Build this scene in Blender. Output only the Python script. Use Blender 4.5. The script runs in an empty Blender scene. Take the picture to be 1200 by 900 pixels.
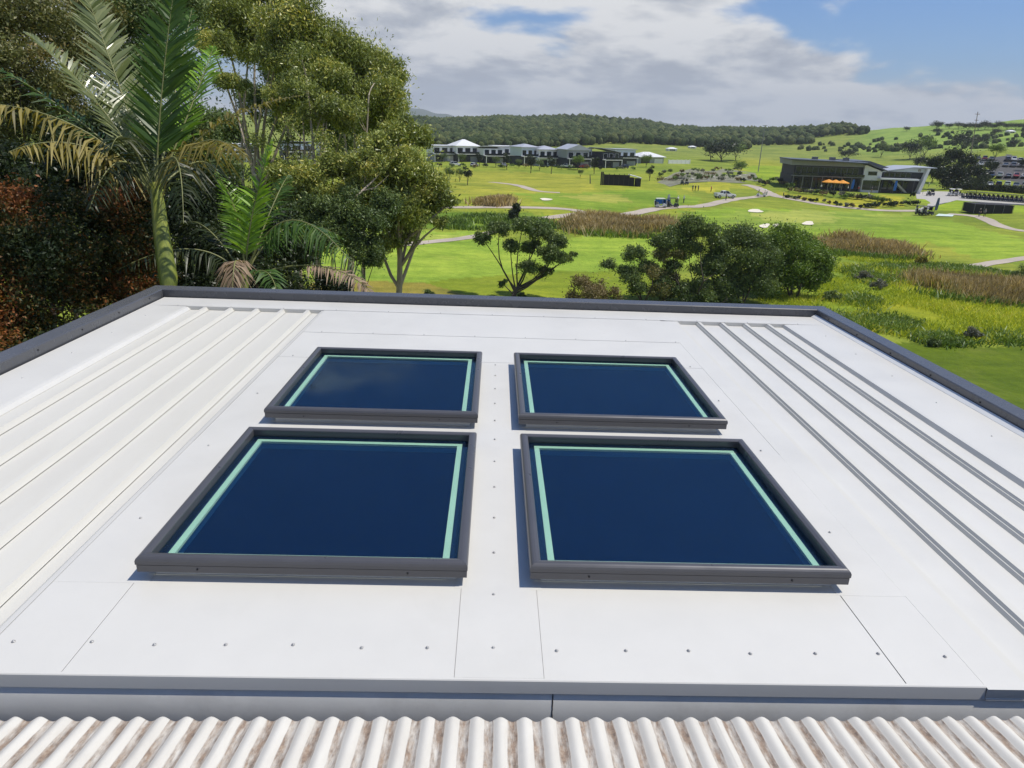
import bpy, bmesh, math, random
import numpy as np
from mathutils import Vector, Matrix, Quaternion
R = math.radians
rng = np.random.default_rng(7)
random.seed(7)
scene = bpy.context.scene
col = scene.collection

# ------------------------------------------------------------------ camera, sky, sun, exposure
F = 800.0                       # focal length in pixels of the 1200 px wide photograph
CAMZ = 15.0                     # eye height over the fairways
CAM = np.array([0.0, 0.0, CAMZ])

def cam_axes(pitch, roll, yaw):
    cy, sy = math.cos(yaw), math.sin(yaw)
    fwd = np.array([sy*math.cos(pitch), cy*math.cos(pitch), -math.sin(pitch)])
    right = np.array([cy, -sy, 0.0]); down = np.cross(fwd, right)
    r = math.cos(roll)*right + math.sin(roll)*down
    d = -math.sin(roll)*right + math.cos(roll)*down
    return np.array([r, d, fwd])
RW = cam_axes(R(20.56), R(-1.7), R(1.92))     # camera in the world
RR = cam_axes(R(19.78), R(-2.22), R(1.92))    # camera as seen from the gently falling roof
ROOF_ROT = RW.T @ RR
HR = 1.78                                     # eye height over the roof

cd = bpy.data.cameras.new('camera'); co = bpy.data.objects.new('camera', cd); col.objects.link(co)
cd.sensor_width = 36; cd.lens = 36*F/1200; cd.clip_start = 0.05; cd.clip_end = 60000
m = Matrix.Identity(4)
for i in range(3):
    m[i][0] = RW[0][i]; m[i][1] = -RW[1][i]; m[i][2] = -RW[2][i]; m[i][3] = CAM[i]
co.matrix_world = m
scene.camera = co

SUN_EL, SUN_AZ = 65.0, 84.0                   # azimuth from +Y towards +X
sv = Vector((math.cos(R(SUN_EL))*math.sin(R(SUN_AZ)), math.cos(R(SUN_EL))*math.cos(R(SUN_AZ)), math.sin(R(SUN_EL))))
sl = bpy.data.lights.new('sun', 'SUN'); sl.energy = 4.4; sl.angle = R(0.53); sl.color = (1.0, 0.945, 0.86)
so = bpy.data.objects.new('sun', sl); col.objects.link(so); so.location = (60, 10, 90)
so.rotation_euler = sv.to_track_quat('Z', 'Y').to_euler()

scene.view_settings.view_transform = 'Standard'; scene.view_settings.look = 'None'
scene.view_settings.exposure = 0.0; scene.view_settings.gamma = 1.0
scene.view_settings.use_curve_mapping = False

def nd(nt, t, **kw):
    n = nt.nodes.new(t)
    for k, v in kw.items(): setattr(n, k, v)
    return n
def math_node(nt, op, a, b=None, clamp=False):
    n = nd(nt, 'ShaderNodeMath', operation=op); n.use_clamp = clamp
    for i, v in enumerate((a, b)):
        if v is None: continue
        if isinstance(v, (int, float)): n.inputs[i].default_value = v
        else: nt.links.new(v, n.inputs[i])
    return n.outputs[0]
def ramp(nt, fac, stops, interp='LINEAR'):
    n = nd(nt, 'ShaderNodeValToRGB'); n.color_ramp.interpolation = interp
    e = n.color_ramp.elements
    while len(e) < len(stops): e.new(0.5)
    for i, (p, c) in enumerate(stops):
        e[i].position = p; e[i].color = (*c, 1) if len(c) == 3 else c
    nt.links.new(fac, n.inputs[0]); return n.outputs[0]
def mixc(nt, fac, a, b, mode='MIX'):
    n = nd(nt, 'ShaderNodeMix', data_type='RGBA', blend_type=mode)
    for s, v in ((0, fac), (6, a), (7, b)):
        if isinstance(v, (int, float)): n.inputs[s].default_value = v
        elif isinstance(v, tuple): n.inputs[s].default_value = (*v, 1) if len(v) == 3 else v
        else: nt.links.new(v, n.inputs[s])
    return n.outputs[2]

def build_world():
    w = bpy.data.worlds.new('World'); scene.world = w; w.use_nodes = True
    nt = w.node_tree; nt.nodes.clear(); L = nt.links.new
    out = nd(nt, 'ShaderNodeOutputWorld'); bg = nd(nt, 'ShaderNodeBackground')
    bg.inputs[1].default_value = 0.11; L(bg.outputs[0], out.inputs[0])
    sky = nd(nt, 'ShaderNodeTexSky', sky_type='NISHITA'); sky.sun_disc = False
    sky.sun_elevation = R(SUN_EL); sky.sun_rotation = R(SUN_AZ)
    sky.air_density = 1.0; sky.dust_density = 0.6; sky.ozone_density = 2.0; sky.altitude = 20
    tc = nd(nt, 'ShaderNodeTexCoord'); sp = nd(nt, 'ShaderNodeSeparateXYZ'); L(tc.outputs['Generated'], sp.inputs[0])
    z = math_node(nt, 'MAXIMUM', sp.outputs[2], 0.0)
    # directions mapped onto a flattened cloud deck
    den = math_node(nt, 'ADD', z, 0.30)
    cx = math_node(nt, 'DIVIDE', sp.outputs[0], den); cy = math_node(nt, 'DIVIDE', sp.outputs[1], den)
    cb = nd(nt, 'ShaderNodeCombineXYZ'); L(cx, cb.inputs[0]); L(cy, cb.inputs[1]); L(math_node(nt, 'MULTIPLY', z, 3.2), cb.inputs[2])
    def noise(scale, det, rough, off, dist=0.0):
        mp = nd(nt, 'ShaderNodeMapping'); mp.inputs['Location'].default_value = off; L(cb.outputs[0], mp.inputs[0])
        n = nd(nt, 'ShaderNodeTexNoise'); n.inputs['Scale'].default_value = scale; n.inputs['Detail'].default_value = det
        n.inputs['Roughness'].default_value = rough; n.inputs['Distortion'].default_value = dist
        L(mp.outputs[0], n.inputs['Vector']); return n.outputs[0]
    CO = CLOUD_OFF
    big = noise(0.42, 2.0, 0.5, CO)
    mid = noise(1.7, 8.0, 0.52, (CO[0]+3.1, CO[1]-1.7, 0.4), 0.1)
    dens = math_node(nt, 'ADD', math_node(nt, 'MULTIPLY', big, 1.2), math_node(nt, 'MULTIPLY', mid, 0.62))
    # the deck thins out overhead
    dens = math_node(nt, 'SUBTRACT', dens, math_node(nt, 'MULTIPLY', math_node(nt, 'MAXIMUM', math_node(nt, 'SUBTRACT', z, 0.22), 0.0), 0.42))
    cover = ramp(nt, dens, [(0.805, (0, 0, 0)), (0.875, (1, 1, 1))], 'EASE')
    # cloud tone: sunlit heads, greyer bellies
    mid2 = noise(1.7, 8.0, 0.52, (CO[0]+3.1, CO[1]-1.76, 0.34), 0.1)      # the same billows a step towards the light
    rel = math_node(nt, 'MULTIPLY', math_node(nt, 'SUBTRACT', mid, mid2), 5.0)
    thick = noise(1.0, 4.0, 0.5, (CO[0]-2.3, CO[1]+5.2, 1.7), 0.2)
    tone = math_node(nt, 'ADD', math_node(nt, 'MULTIPLY', math_node(nt, 'SUBTRACT', dens, 0.85), 0.9), math_node(nt, 'MULTIPLY', thick, 0.62))
    tone = math_node(nt, 'SUBTRACT', tone, rel)
    ccol = ramp(nt, tone, [(0.22, (8.0, 8.0, 7.95)), (0.42, (6.6, 6.7, 6.85)), (0.58, (5.0, 5.25, 5.7)), (0.82, (3.6, 3.9, 4.5))])
    hb = ramp(nt, z, [(0.0, (1, 1, 1)), (0.025, (0.5, 0.5, 0.5)), (0.08, (0, 0, 0))])
    ccol = mixc(nt, math_node(nt, 'MULTIPLY', hb, 0.45), ccol, (5.2, 5.9, 6.9))
    skyc = mixc(nt, 1.0, sky.outputs[0], (0.40, 0.68, 1.05), 'MULTIPLY')
    skyc = mixc(nt, math_node(nt, 'MULTIPLY', hb, 0.9), skyc, (5.4, 6.2, 7.2))
    L(mixc(nt, cover, skyc, ccol), bg.inputs[0])
CLOUD_OFF = (10.6, -7.0, 2.3)
build_world()

# ------------------------------------------------------------------ placing helpers
def ray(px, py): return np.array([(px-600)/F, (py-450)/F, 1.0]) @ RW
def W(px, py, d):                       # point at forward distance d
    return CAM + ray(px, py)*d
def pxm(n, d): return n*d/F             # n photograph pixels in metres at distance d

def smooth(t):
    t = np.clip(t, 0, 1); return t*t*(3-2*t)
def az_of(px): 
    d = ray(px, 150); return math.atan2(d[0], d[1])
_rx = np.array([az_of(p) for p in (-600, 100, 420, 500, 560, 640, 690, 740, 790, 830, 900, 960, 1000, 1045, 1100, 1200, 1400, 2600)])
_rh = np.array([20, 22, 20, 20, 22, 24, 30, 25, 17, 16, 18, 19, 22, 27, 31, 35, 36, 24.])
def terr(x, y):
    x = np.asarray(x, float); y = np.asarray(y, float)
    r = np.hypot(x, y); a = np.arctan2(x, y)
    z = 6.4*(1-smooth((r-11)/46.0))
    f = smooth((r-55)/60)*(1-smooth((r-420)/120))
    z = z + f*(0.55*np.sin(x*0.045+1.2)*np.cos(y*0.037+0.4) + 0.3*np.sin(x*0.11+y*0.05) + 0.22*np.cos(y*0.13-x*0.06))
    z = z + 11.0*smooth((r-236)/170)*smooth((a-az_of(1108))/0.05)*(1-smooth((r-430)/200))
    crest = np.interp(a, _rx, _rh)
    wob = 2.2*np.sin(a*31+0.5)+1.5*np.sin(a*57+2)+1.0*np.sin(a*103)
    rc = np.interp(a, [az_of(900), az_of(1080)], [1200., 900.])
    hill = (crest + wob*0.5)*smooth((r-430)/(rc-430))
    hill = hill + smooth((r-480)/200)*1.8*np.sin(x*0.013)*np.sin(y*0.011+1)*(r < 5000)
    fall = smooth((r-rc*1.05)/1400)
    z = z + hill*(1-fall) + fall*6
    # far range, blue with distance
    pm = np.exp(-((a-az_of(395))/0.085)**2)*330 + np.exp(-((a-az_of(505))/0.05)**2)*105 + np.exp(-((a-az_of(640))/0.10)**2)*60
    pm = pm + np.exp(-((a-az_of(860))/0.10)**2)*42 + np.exp(-((a-az_of(1010))/0.05)**2)*62 + np.exp(-((a+1.3)/0.4)**2)*150 + np.exp(-((a-1.6)/0.5)**2)*90
    pm = pm*(1+0.07*np.sin(a*90)+0.05*np.sin(a*190+1))
    z = z + pm*np.exp(-((r-7500)/1700)**2)
    return z
_TS = 12.0*1.006**np.arange(1150)
def G(px, py):                          # where the sight line meets the ground
    d = ray(px, py); ts = _TS
    for _ in range(3):
        P = CAM + d*ts[:, None]; hit = P[:, 2] <= terr(P[:, 0], P[:, 1])
        k = int(np.argmax(hit)) if hit.any() else len(ts)-1
        ts = np.linspace(ts[max(k-1, 0)], ts[k], 24)
    p = CAM + d*ts[-1]
    return np.array([p[0], p[1], float(terr(p[0], p[1]))])
def dist(p): return float((np.asarray(p)-CAM) @ RW[2])
def on(x, y, dz=0.0): return (float(x), float(y), float(terr(x, y))+dz)

# ------------------------------------------------------------------ object helpers
def tag(o, label=None, cat=None, group=None, kind=None):
    if label: o['label'] = label
    if cat: o['category'] = cat
    if group: o['group'] = group
    if kind: o['kind'] = kind
    return o
def empty(name, loc, rz=0.0, label=None, cat=None, group=None):
    o = bpy.data.objects.new(name, None); col.objects.link(o)
    o.empty_display_size = 0.2; o.location = tuple(float(v) for v in loc); o.rotation_euler = (0, 0, rz)
    return tag(o, label, cat, group)
def link_mesh(name, me, mat, parent=None):
    o = bpy.data.objects.new(name, me); col.objects.link(o)
    if mat is not None and not me.materials: me.materials.append(mat)
    if parent is not None: o.parent = parent
    return o
def children(o): return [c for c in bpy.data.objects if c.parent == o]
def copy_tree(o, parent=None, kids=None):
    c = o.copy(); col.objects.link(c); c.parent = parent
    for ch in list(o.children): copy_tree(ch, c)
    return c

class MB:
    def __init__(s): s.v = []; s.f = []; s.mi = []; s.smooth = []
    def add(s, v, f, mi=0, sm=False):
        b = len(s.v); s.v += [tuple(map(float, p)) for p in v]
        s.f += [tuple(b+i for i in q) for q in f]; s.mi += [mi]*len(f); s.smooth += [sm]*len(f); return s
    def box(s, x0, x1, y0, y1, z0, z1, mi=0, rz=0.0, c=None):
        v = [(x, y, z) for z in (z0, z1) for y in (y0, y1) for x in (x0, x1)]
        if rz:
            cx, cy = c if c else ((x0+x1)/2, (y0+y1)/2); k, q = math.cos(rz), math.sin(rz)
            v = [(cx+(x-cx)*k-(y-cy)*q, cy+(x-cx)*q+(y-cy)*k, z) for x, y, z in v]
        return s.add(v, [(0, 2, 3, 1), (4, 5, 7, 6), (0, 1, 5, 4), (2, 6, 7, 3), (0, 4, 6, 2), (1, 3, 7, 5)], mi)
    def prism(s, prof, axis, a, b, mi=0, sm=False):
        n = len(prof)
        def P(u, w, t): return {'x': (t, u, w), 'y': (u, t, w), 'z': (u, w, t)}[axis]
        v = [P(u, w, a) for u, w in prof] + [P(u, w, b) for u, w in prof]
        f = [(i, (i+1) % n, n+(i+1) % n, n+i) for i in range(n)]
        s.add(v, f, mi, sm)
        s.add(v, [tuple(range(n))[::-1], tuple(range(n, 2*n))], mi); return s
    def tube(s, pts, rad, n=8, mi=0, cap=True, squash=1.0):
        pts = [np.asarray(p, float) for p in pts]
        if not hasattr(rad, '__len__'): rad = [rad]*len(pts)
        v = []; f = []; up = np.array([0.31, 0.17, 0.93])
        for i, p in enumerate(pts):
            t = pts[min(i+1, len(pts)-1)]-pts[max(i-1, 0)]; t = t/(np.linalg.norm(t)+1e-9)
            if i == 0:
                a = np.cross(t, up); 
                if np.linalg.norm(a) < 0.1: a = np.cross(t, (1, 0, 0))
            else: a = a - t*(a @ t)
            a = a/(np.linalg.norm(a)+1e-9); b = np.cross(t, a)
            for k in range(n):
                w = 2*math.pi*k/n; v.append(p+rad[i]*(math.cos(w)*a+math.sin(w)*b*squash))
        for i in range(len(pts)-1):
            for k in range(n):
                f.append((i*n+k, i*n+(k+1) % n, (i+1)*n+(k+1) % n, (i+1)*n+k))
        s.add(v, f, mi, True)
        if cap: s.add(v, [tuple(range(n))[::-1], tuple((len(pts)-1)*n+k for k in range(n))], mi)
        return s
    def lathe(s, prof, n=16, c=(0, 0, 0), mi=0):
        v = []; f = []
        for r_, z in prof:
            for k in range(n):
                w = 2*math.pi*k/n; v.append((c[0]+r_*math.cos(w), c[1]+r_*math.sin(w), c[2]+z))
        for i in range(len(prof)-1):
            for k in range(n): f.append((i*n+k, i*n+(k+1) % n, (i+1)*n+(k+1) % n, (i+1)*n+k))
        return s.add(v, f, mi, True)
    def mesh(s, name, mats):
        me = bpy.data.meshes.new(name); me.from_pydata(s.v, [], s.f)
        for mt in (mats if isinstance(mats, (list, tuple)) else [mats]): me.materials.append(mt)
        me.polygons.foreach_set('material_index', s.mi); me.polygons.foreach_set('use_smooth', s.smooth)
        bm = bmesh.new(); bm.from_mesh(me); bmesh.ops.recalc_face_normals(bm, faces=bm.faces); bm.to_mesh(me); bm.free()
        me.update(); return me
    def build(s, name, mats, parent=None):
        return link_mesh(name, s.mesh(name, mats), None, parent)

def np_mesh(name, verts, faces_flat, starts, mat, tint=None, smooth_=False):
    me = bpy.data.meshes.new(name)
    me.vertices.add(len(verts)); me.vertices.foreach_set('co', np.ascontiguousarray(verts, np.float32).ravel())
    me.loops.add(len(faces_flat)); me.loops.foreach_set('vertex_index', np.ascontiguousarray(faces_flat, np.int32))
    me.polygons.add(len(starts)); me.polygons.foreach_set('loop_start', np.ascontiguousarray(starts, np.int32))
    if smooth_: me.polygons.foreach_set('use_smooth', np.ones(len(starts), bool))
    me.update(calc_edges=True)
    if tint is not None:
        at = me.attributes.new('tint', 'FLOAT', 'POINT'); at.data.foreach_set('value', np.ascontiguousarray(tint, np.float32))
    if mat: me.materials.append(mat)
    return me

# ------------------------------------------------------------------ materials
def S(r, g, b):                          # sRGB 0..255 to linear
    return tuple(((c/255)/12.92 if c/255 <= 0.04045 else ((c/255+0.055)/1.055)**2.4) for c in (r, g, b))
def new_mat(name):
    mt = bpy.data.materials.new(name); mt.use_nodes = True
    nt = mt.node_tree; return mt, nt, nt.nodes['Principled BSDF']
def mat(name, base, rough=0.5, var=0.12, scale=3.0, bump=0.0, bscale=None, metal=0.0, spec=0.5, dirt=None, dirt_amt=0.3, det=5.0, coord='Object', stretch=None):
    mt, nt, b = new_mat(name); L = nt.links.new
    tc = nd(nt, 'ShaderNodeTexCoord'); src = tc.outputs[coord]
    if stretch:
        mp = nd(nt, 'ShaderNodeMapping'); mp.inputs['Scale'].default_value = stretch; L(src, mp.inputs[0]); src = mp.outputs[0]
    n = nd(nt, 'ShaderNodeTexNoise'); n.inputs['Scale'].default_value = scale; n.inputs['Detail'].default_value = det; n.inputs['Roughness'].default_value = 0.62
    L(src, n.inputs['Vector'])
    lo = tuple(c*(1-var) for c in base); hi = tuple(min(1, c*(1+var)) for c in base)
    c = ramp(nt, n.outputs[0], [(0.28, lo), (0.72, hi)])
    if dirt:
        n2 = nd(nt, 'ShaderNodeTexNoise'); n2.inputs['Scale'].default_value = scale*0.37; n2.inputs['Detail'].default_value = 8; n2.inputs['Roughness'].default_value = 0.7
        L(src, n2.inputs['Vector'])
        fac = math_node(nt, 'MULTIPLY', ramp(nt, n2.outputs[0], [(0.5, (0, 0, 0)), (0.75, (1, 1, 1))]), dirt_amt)
        c = mixc(nt, fac, c, dirt)
    L(c, b.inputs['Base Color'])
    b.inputs['Roughness'].default_value = rough; b.inputs['Metallic'].default_value = metal
    b.inputs['Specular IOR Level'].default_value = spec
    rr = math_node(nt, 'ADD', math_node(nt, 'MULTIPLY', n.outputs[0], 0.16), rough-0.08, True); L(rr, b.inputs['Roughness'])
    if bump:
        n3 = nd(nt, 'ShaderNodeTexNoise'); n3.inputs['Scale'].default_value = bscale or scale*4; n3.inputs['Detail'].default_value = 4
        L(src, n3.inputs['Vector']); bp = nd(nt, 'ShaderNodeBump'); bp.inputs['Strength'].default_value = 1.0; bp.inputs['Distance'].default_value = bump
        L(n3.outputs[0], bp.inputs['Height']); L(bp.outputs[0], b.inputs['Normal'])
    return mt
def leaf_mat(name, stops, rough=0.45, trans=0.25, spec=0.35):
    mt, nt, b = new_mat(name); L = nt.links.new
    at = nd(nt, 'ShaderNodeAttribute', attribute_name='tint')
    c = ramp(nt, at.outputs['Fac'], stops); L(c, b.inputs['Base Color'])
    b.inputs['Roughness'].default_value = rough; b.inputs['Specular IOR Level'].default_value = spec
    tr = nd(nt, 'ShaderNodeBsdfTranslucent'); mx = nd(nt, 'ShaderNodeMixShader'); mx.inputs[0].default_value = trans
    tcol = mixc(nt, 1.0, c, (1.25, 1.2, 0.55), 'MULTIPLY'); L(tcol, tr.inputs[0])
    L(b.outputs[0], mx.inputs[1]); L(tr.outputs[0], mx.inputs[2])
    L(mx.outputs[0], nt.nodes['Material Output'].inputs[0]); return mt

M = {}
M['roof_white'] = mat('roof_white', (0.615, 0.605, 0.562), 0.36, 0.03, 2.2, 0.0025, 1.6, dirt=(0.42, 0.40, 0.35), dirt_amt=0.20)
M['pan_white'] = mat('pan_white', (0.615, 0.60, 0.54), 0.38, 0.03, 1.6, 0.002, 2.0, dirt=(0.42, 0.39, 0.32), dirt_amt=0.28, stretch=(1, 0.35, 1))
M['cap_grey'] = mat('cap_grey', (0.085, 0.088, 0.096), 0.27, 0.08, 4)
M['gutter'] = mat('gutter_metal', (0.78, 0.77, 0.72), 0.45, 0.08, 3, 0.001, 9, dirt=(0.25, 0.21, 0.17), dirt_amt=0.45)
M['sole'] = mat('dark_gutter_sole', (0.028, 0.028, 0.031), 0.8, 0.35, 5, 0.002, 20)  # very dark base colour for the gutter floor
M['sealant'] = mat('sealant', (0.05, 0.045, 0.04), 0.7, 0.3, 20)
M['screw'] = mat('screw_metal', (0.42, 0.42, 0.41), 0.4, 0.15, 40, metal=0.3)
M['frame'] = mat('skylight_frame', (0.098, 0.098, 0.105), 0.30, 0.05, 5, metal=0.25)
M['seal'] = mat('rubber_seal', (0.02, 0.02, 0.022), 0.7, 0.2, 20)
M['curb'] = mat('curb_metal', (0.66, 0.67, 0.66), 0.42, 0.05, 5)
M['spacer'] = mat('glass_spacer', (0.60, 0.70, 0.645), 0.5, 0.06, 5)
M['frit'] = mat('glass_border', (0.006, 0.012, 0.045), 0.25, 0.1, 8)
M['reveal'] = mat('reveal_lining', (0.85, 0.92, 0.92), 0.6, 0.06, 4)
M['blind'] = mat('navy_blind', (0.068, 0.066, 0.122), 0.65, 0.10, 3.0, stretch=(0.6, 5, 1))
M['house_wall'] = mat('house_wall', (0.55, 0.55, 0.53), 0.8, 0.08, 2, 0.003, 30)
M['timber'] = mat('grey_timber', (0.20, 0.16, 0.12), 0.8, 0.25, 6)
M['white_wall'] = mat('white_wall', (0.74, 0.75, 0.75), 0.7, 0.05, 0.6)
M['blue_wall'] = mat('pale_blue_wall', (0.55, 0.62, 0.69), 0.7, 0.05, 0.6)
M['grey_wall'] = mat('grey_wall', (0.30, 0.32, 0.34), 0.7, 0.06, 0.6)
M['dark_wall'] = mat('charcoal_wall', (0.035, 0.037, 0.043), 0.7, 0.15, 0.6)
M['brick_wall'] = mat('brown_wall', (0.20, 0.16, 0.13), 0.8, 0.15, 2)
M['roof_pale'] = mat('pale_roof', (0.70, 0.71, 0.71), 0.5, 0.04, 0.5)
M['roof_grey'] = mat('grey_roof', (0.40, 0.42, 0.46), 0.45, 0.06, 0.5)
M['roof_dark'] = mat('dark_roof', (0.10, 0.11, 0.13), 0.45, 0.08, 0.5)
M['dark_glass'] = mat('dark_glass', (0.015, 0.02, 0.028), 0.08, 0.2, 0.5, spec=0.7)
M['white_paint'] = mat('white_paint', (0.72, 0.72, 0.71), 0.5, 0.04, 2)
M['concrete'] = mat('concrete', (0.42, 0.40, 0.36), 0.85, 0.12, 1.2, 0.004, 6)
M['rubber'] = mat('tyre_rubber', (0.02, 0.02, 0.021), 0.8, 0.2, 9)
M['alloy'] = mat('alloy', (0.45, 0.46, 0.47), 0.35, 0.1, 9, metal=0.7)
M['lamp'] = mat('lamp_glass', (0.6, 0.6, 0.58), 0.15, 0.1, 9)
M['red_lamp'] = mat('red_lamp_glass', (0.35, 0.02, 0.02), 0.2, 0.1, 9)
M['black_plastic'] = mat('black_plastic', (0.018, 0.018, 0.02), 0.5, 0.2, 9)
M['cream_seat'] = mat('cream_vinyl', (0.45, 0.42, 0.36), 0.5, 0.1, 9)
M['orange_cloth'] = mat('orange_canvas', (0.72, 0.30, 0.035), 0.8, 0.12, 2)
M['blue_cloth'] = mat('blue_banner', (0.015, 0.13, 0.50), 0.6, 0.1, 2)
M['red_cloth'] = mat('red_canvas', (0.5, 0.06, 0.03), 0.7, 0.1, 2)
M['white_cloth'] = mat('white_banner', (0.75, 0.75, 0.74), 0.7, 0.04, 2)
M['net'] = mat('dark_net', (0.022, 0.020, 0.024), 0.9, 0.3, 1.5)
M['steel'] = mat('galvanised_steel', (0.16, 0.165, 0.17), 0.5, 0.1, 4)
M['sand'] = mat('bunker_sand', (0.72, 0.66, 0.52), 0.95, 0.06, 0.7, 0.02, 2)
M['path'] = mat('path_concrete', (0.43, 0.37, 0.30), 0.9, 0.12, 0.25, dirt=(0.25, 0.2, 0.15), dirt_amt=0.4)
M['asphalt'] = mat('asphalt', (0.07, 0.068, 0.066), 0.9, 0.2, 0.3)
M['gravel'] = mat('grey_gravel', (0.20, 0.20, 0.13), 0.95, 0.5, 0.35, 0.05, 2)
M['stone'] = mat('pale_stone', (0.45, 0.43, 0.39), 0.9, 0.2, 1.0, 0.03, 3)
M['mat_green'] = mat('pale_tee_mat', (0.55, 0.66, 0.60), 0.8, 0.06, 1.5)
M['bark_pale'] = mat('pale_bark', (0.36, 0.30, 0.23), 0.85, 0.35, 3.0, 0.01, 9, stretch=(1, 1, 0.3))
M['bark_dark'] = mat('dark_bark', (0.065, 0.052, 0.040), 0.9, 0.35, 3.0, 0.01, 9, stretch=(1, 1, 0.3))
M['palm_trunk'] = mat('palm_trunk', (0.26, 0.19, 0.13), 0.85, 0.3, 2.0, 0.008, 6, stretch=(0.2, 0.2, 6))
M['skin'] = mat('skin', (0.42, 0.25, 0.17), 0.6, 0.05, 9)
for nme, c in dict(white=(0.75, 0.76, 0.77), silver=(0.42, 0.43, 0.45), grey=(0.12, 0.125, 0.13), black=(0.012, 0.012, 0.014), blue=(0.02, 0.05, 0.14), red=(0.35, 0.03, 0.025)).items():
    mm = mat('car_paint_'+nme, c, 0.28, 0.03, 2); mm.node_tree.nodes['Principled BSDF'].inputs['Coat Weight'].default_value = 0.6; M['car_'+nme] = mm
for nme, c in dict(navy=(0.02, 0.03, 0.07), khaki=(0.33, 0.27, 0.18), black=(0.02, 0.02, 0.022), white=(0.7, 0.7, 0.69), red=(0.4, 0.04, 0.03), blue=(0.06, 0.15, 0.4), grey=(0.2, 0.2, 0.2)).items():
    M['cloth_'+nme] = mat('cloth_'+nme, c, 0.85, 0.1, 6)

def crown_shaft_mat():
    mt, nt, b = new_mat('palm_crownshaft'); L = nt.links.new
    tc = nd(nt, 'ShaderNodeTexCoord'); mp = nd(nt, 'ShaderNodeMapping'); mp.inputs['Scale'].default_value = (14, 14, 1.2); L(tc.outputs['Object'], mp.inputs[0])
    n = nd(nt, 'ShaderNodeTexNoise'); n.inputs['Scale'].default_value = 1.0; n.inputs['Detail'].default_value = 6; L(mp.outputs[0], n.inputs['Vector'])
    c = ramp(nt, n.outputs[0], [(0.3, (0.10, 0.13, 0.025)), (0.55, (0.21, 0.25, 0.04)), (0.72, (0.36, 0.37, 0.07))])
    L(c, b.inputs['Base Color']); b.inputs['Roughness'].default_value = 0.42; return mt
M['crownshaft'] = crown_shaft_mat()

def corrugated_mat():
    mt, nt, b = new_mat('weathered_corrugated_paint'); L = nt.links.new
    tc = nd(nt, 'ShaderNodeTexCoord'); sp = nd(nt, 'ShaderNodeSeparateXYZ'); L(tc.outputs['Object'], sp.inputs[0])
    def noise(scale, stretch, det=7.0, rough=0.68):
        mp = nd(nt, 'ShaderNodeMapping'); mp.inputs['Scale'].default_value = stretch; L(tc.outputs['Object'], mp.inputs[0])
        n = nd(nt, 'ShaderNodeTexNoise'); n.inputs['Scale'].default_value = scale; n.inputs['Detail'].default_value = det; n.inputs['Roughness'].default_value = rough
        L(mp.outputs[0], n.inputs['Vector']); return n.outputs[0]
    low = math_node(nt, 'MULTIPLY', sp.outputs[2], -1/0.017)       # silt sits low in the flutes
    low = math_node(nt, 'ADD', low, 0.5)
    d = math_node(nt, 'ADD', low, math_node(nt, 'MULTIPLY', math_node(nt, 'SUBTRACT', noise(9, (4.0, 0.22, 1)), 0.5), 0.9))
    fac = ramp(nt, d, [(0.60, (0, 0, 0)), (0.70, (1, 1, 1))])
    fac2 = ramp(nt, noise(24, (2.0, 0.4, 1)), [(0.36, (0.1, 0.1, 0.1)), (0.60, (0.9, 0.9, 0.9))])
    fac = math_node(nt, 'MULTIPLY', fac, fac2)
    dirt = ramp(nt, noise(60, (1, 1, 1)), [(0.35, (0.13, 0.085, 0.055)), (0.55, (0.26, 0.175, 0.115)), (0.75, (0.42, 0.34, 0.25))])
    chalk = ramp(nt, noise(6, (1.5, 0.6, 1)), [(0.3, (0.56, 0.535, 0.475)), (0.7, (0.64, 0.62, 0.56))])
    stain = ramp(nt, noise(14, (1, 0.35, 1)), [(0.60, (0, 0, 0)), (0.74, (1, 1, 1))])
    c = mixc(nt, math_node(nt, 'MULTIPLY', stain, 0.30), chalk, (0.45, 0.36, 0.29))
    L(mixc(nt, fac, c, dirt), b.inputs['Base Color'])
    b.inputs['Roughness'].default_value = 0.62
    bp = nd(nt, 'ShaderNodeBump'); bp.inputs['Distance'].default_value = 0.0015; L(fac, bp.inputs['Height']); L(bp.outputs[0], b.inputs['Normal'])
    return mt
M['corrugated'] = corrugated_mat()

def glass_mat(name, tint, refl, refl_col):
    mt, nt, b = new_mat(name); L = nt.links.new; nt.nodes.remove(b)
    tr = nd(nt, 'ShaderNodeBsdfTransparent'); tr.inputs[0].default_value = (*tint, 1)
    gl = nd(nt, 'ShaderNodeBsdfGlossy'); gl.inputs[0].default_value = (*refl_col, 1); gl.inputs[1].default_value = 0.04
    fr = nd(nt, 'ShaderNodeFresnel'); fr.inputs[0].default_value = 1.32
    tc = nd(nt, 'ShaderNodeTexCoord'); n = nd(nt, 'ShaderNodeTexNoise'); n.inputs['Scale'].default_value = 2.5; n.inputs['Detail'].default_value = 5
    L(tc.outputs['Object'], n.inputs['Vector'])
    k = math_node(nt, 'MULTIPLY', fr.outputs[0], math_node(nt, 'ADD', math_node(nt, 'MULTIPLY', n.outputs[0], 0.3*refl), 0.85*refl), True)
    mx = nd(nt, 'ShaderNodeMixShader'); L(k, mx.inputs[0])
    L(tr.outputs[0], mx.inputs[1]); L(gl.outputs[0], mx.inputs[2]); L(mx.outputs[0], nt.nodes['Material Output'].inputs[0]); return mt
M['pane_green'] = glass_mat('green_tinted_glass', (0.86, 0.95, 0.895), 0.22, (0.62, 0.70, 0.82))
M['pane_blue'] = glass_mat('blue_solar_glass', (0.50, 0.70, 0.86), 0.08, (0.3, 0.5, 0.9))

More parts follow.
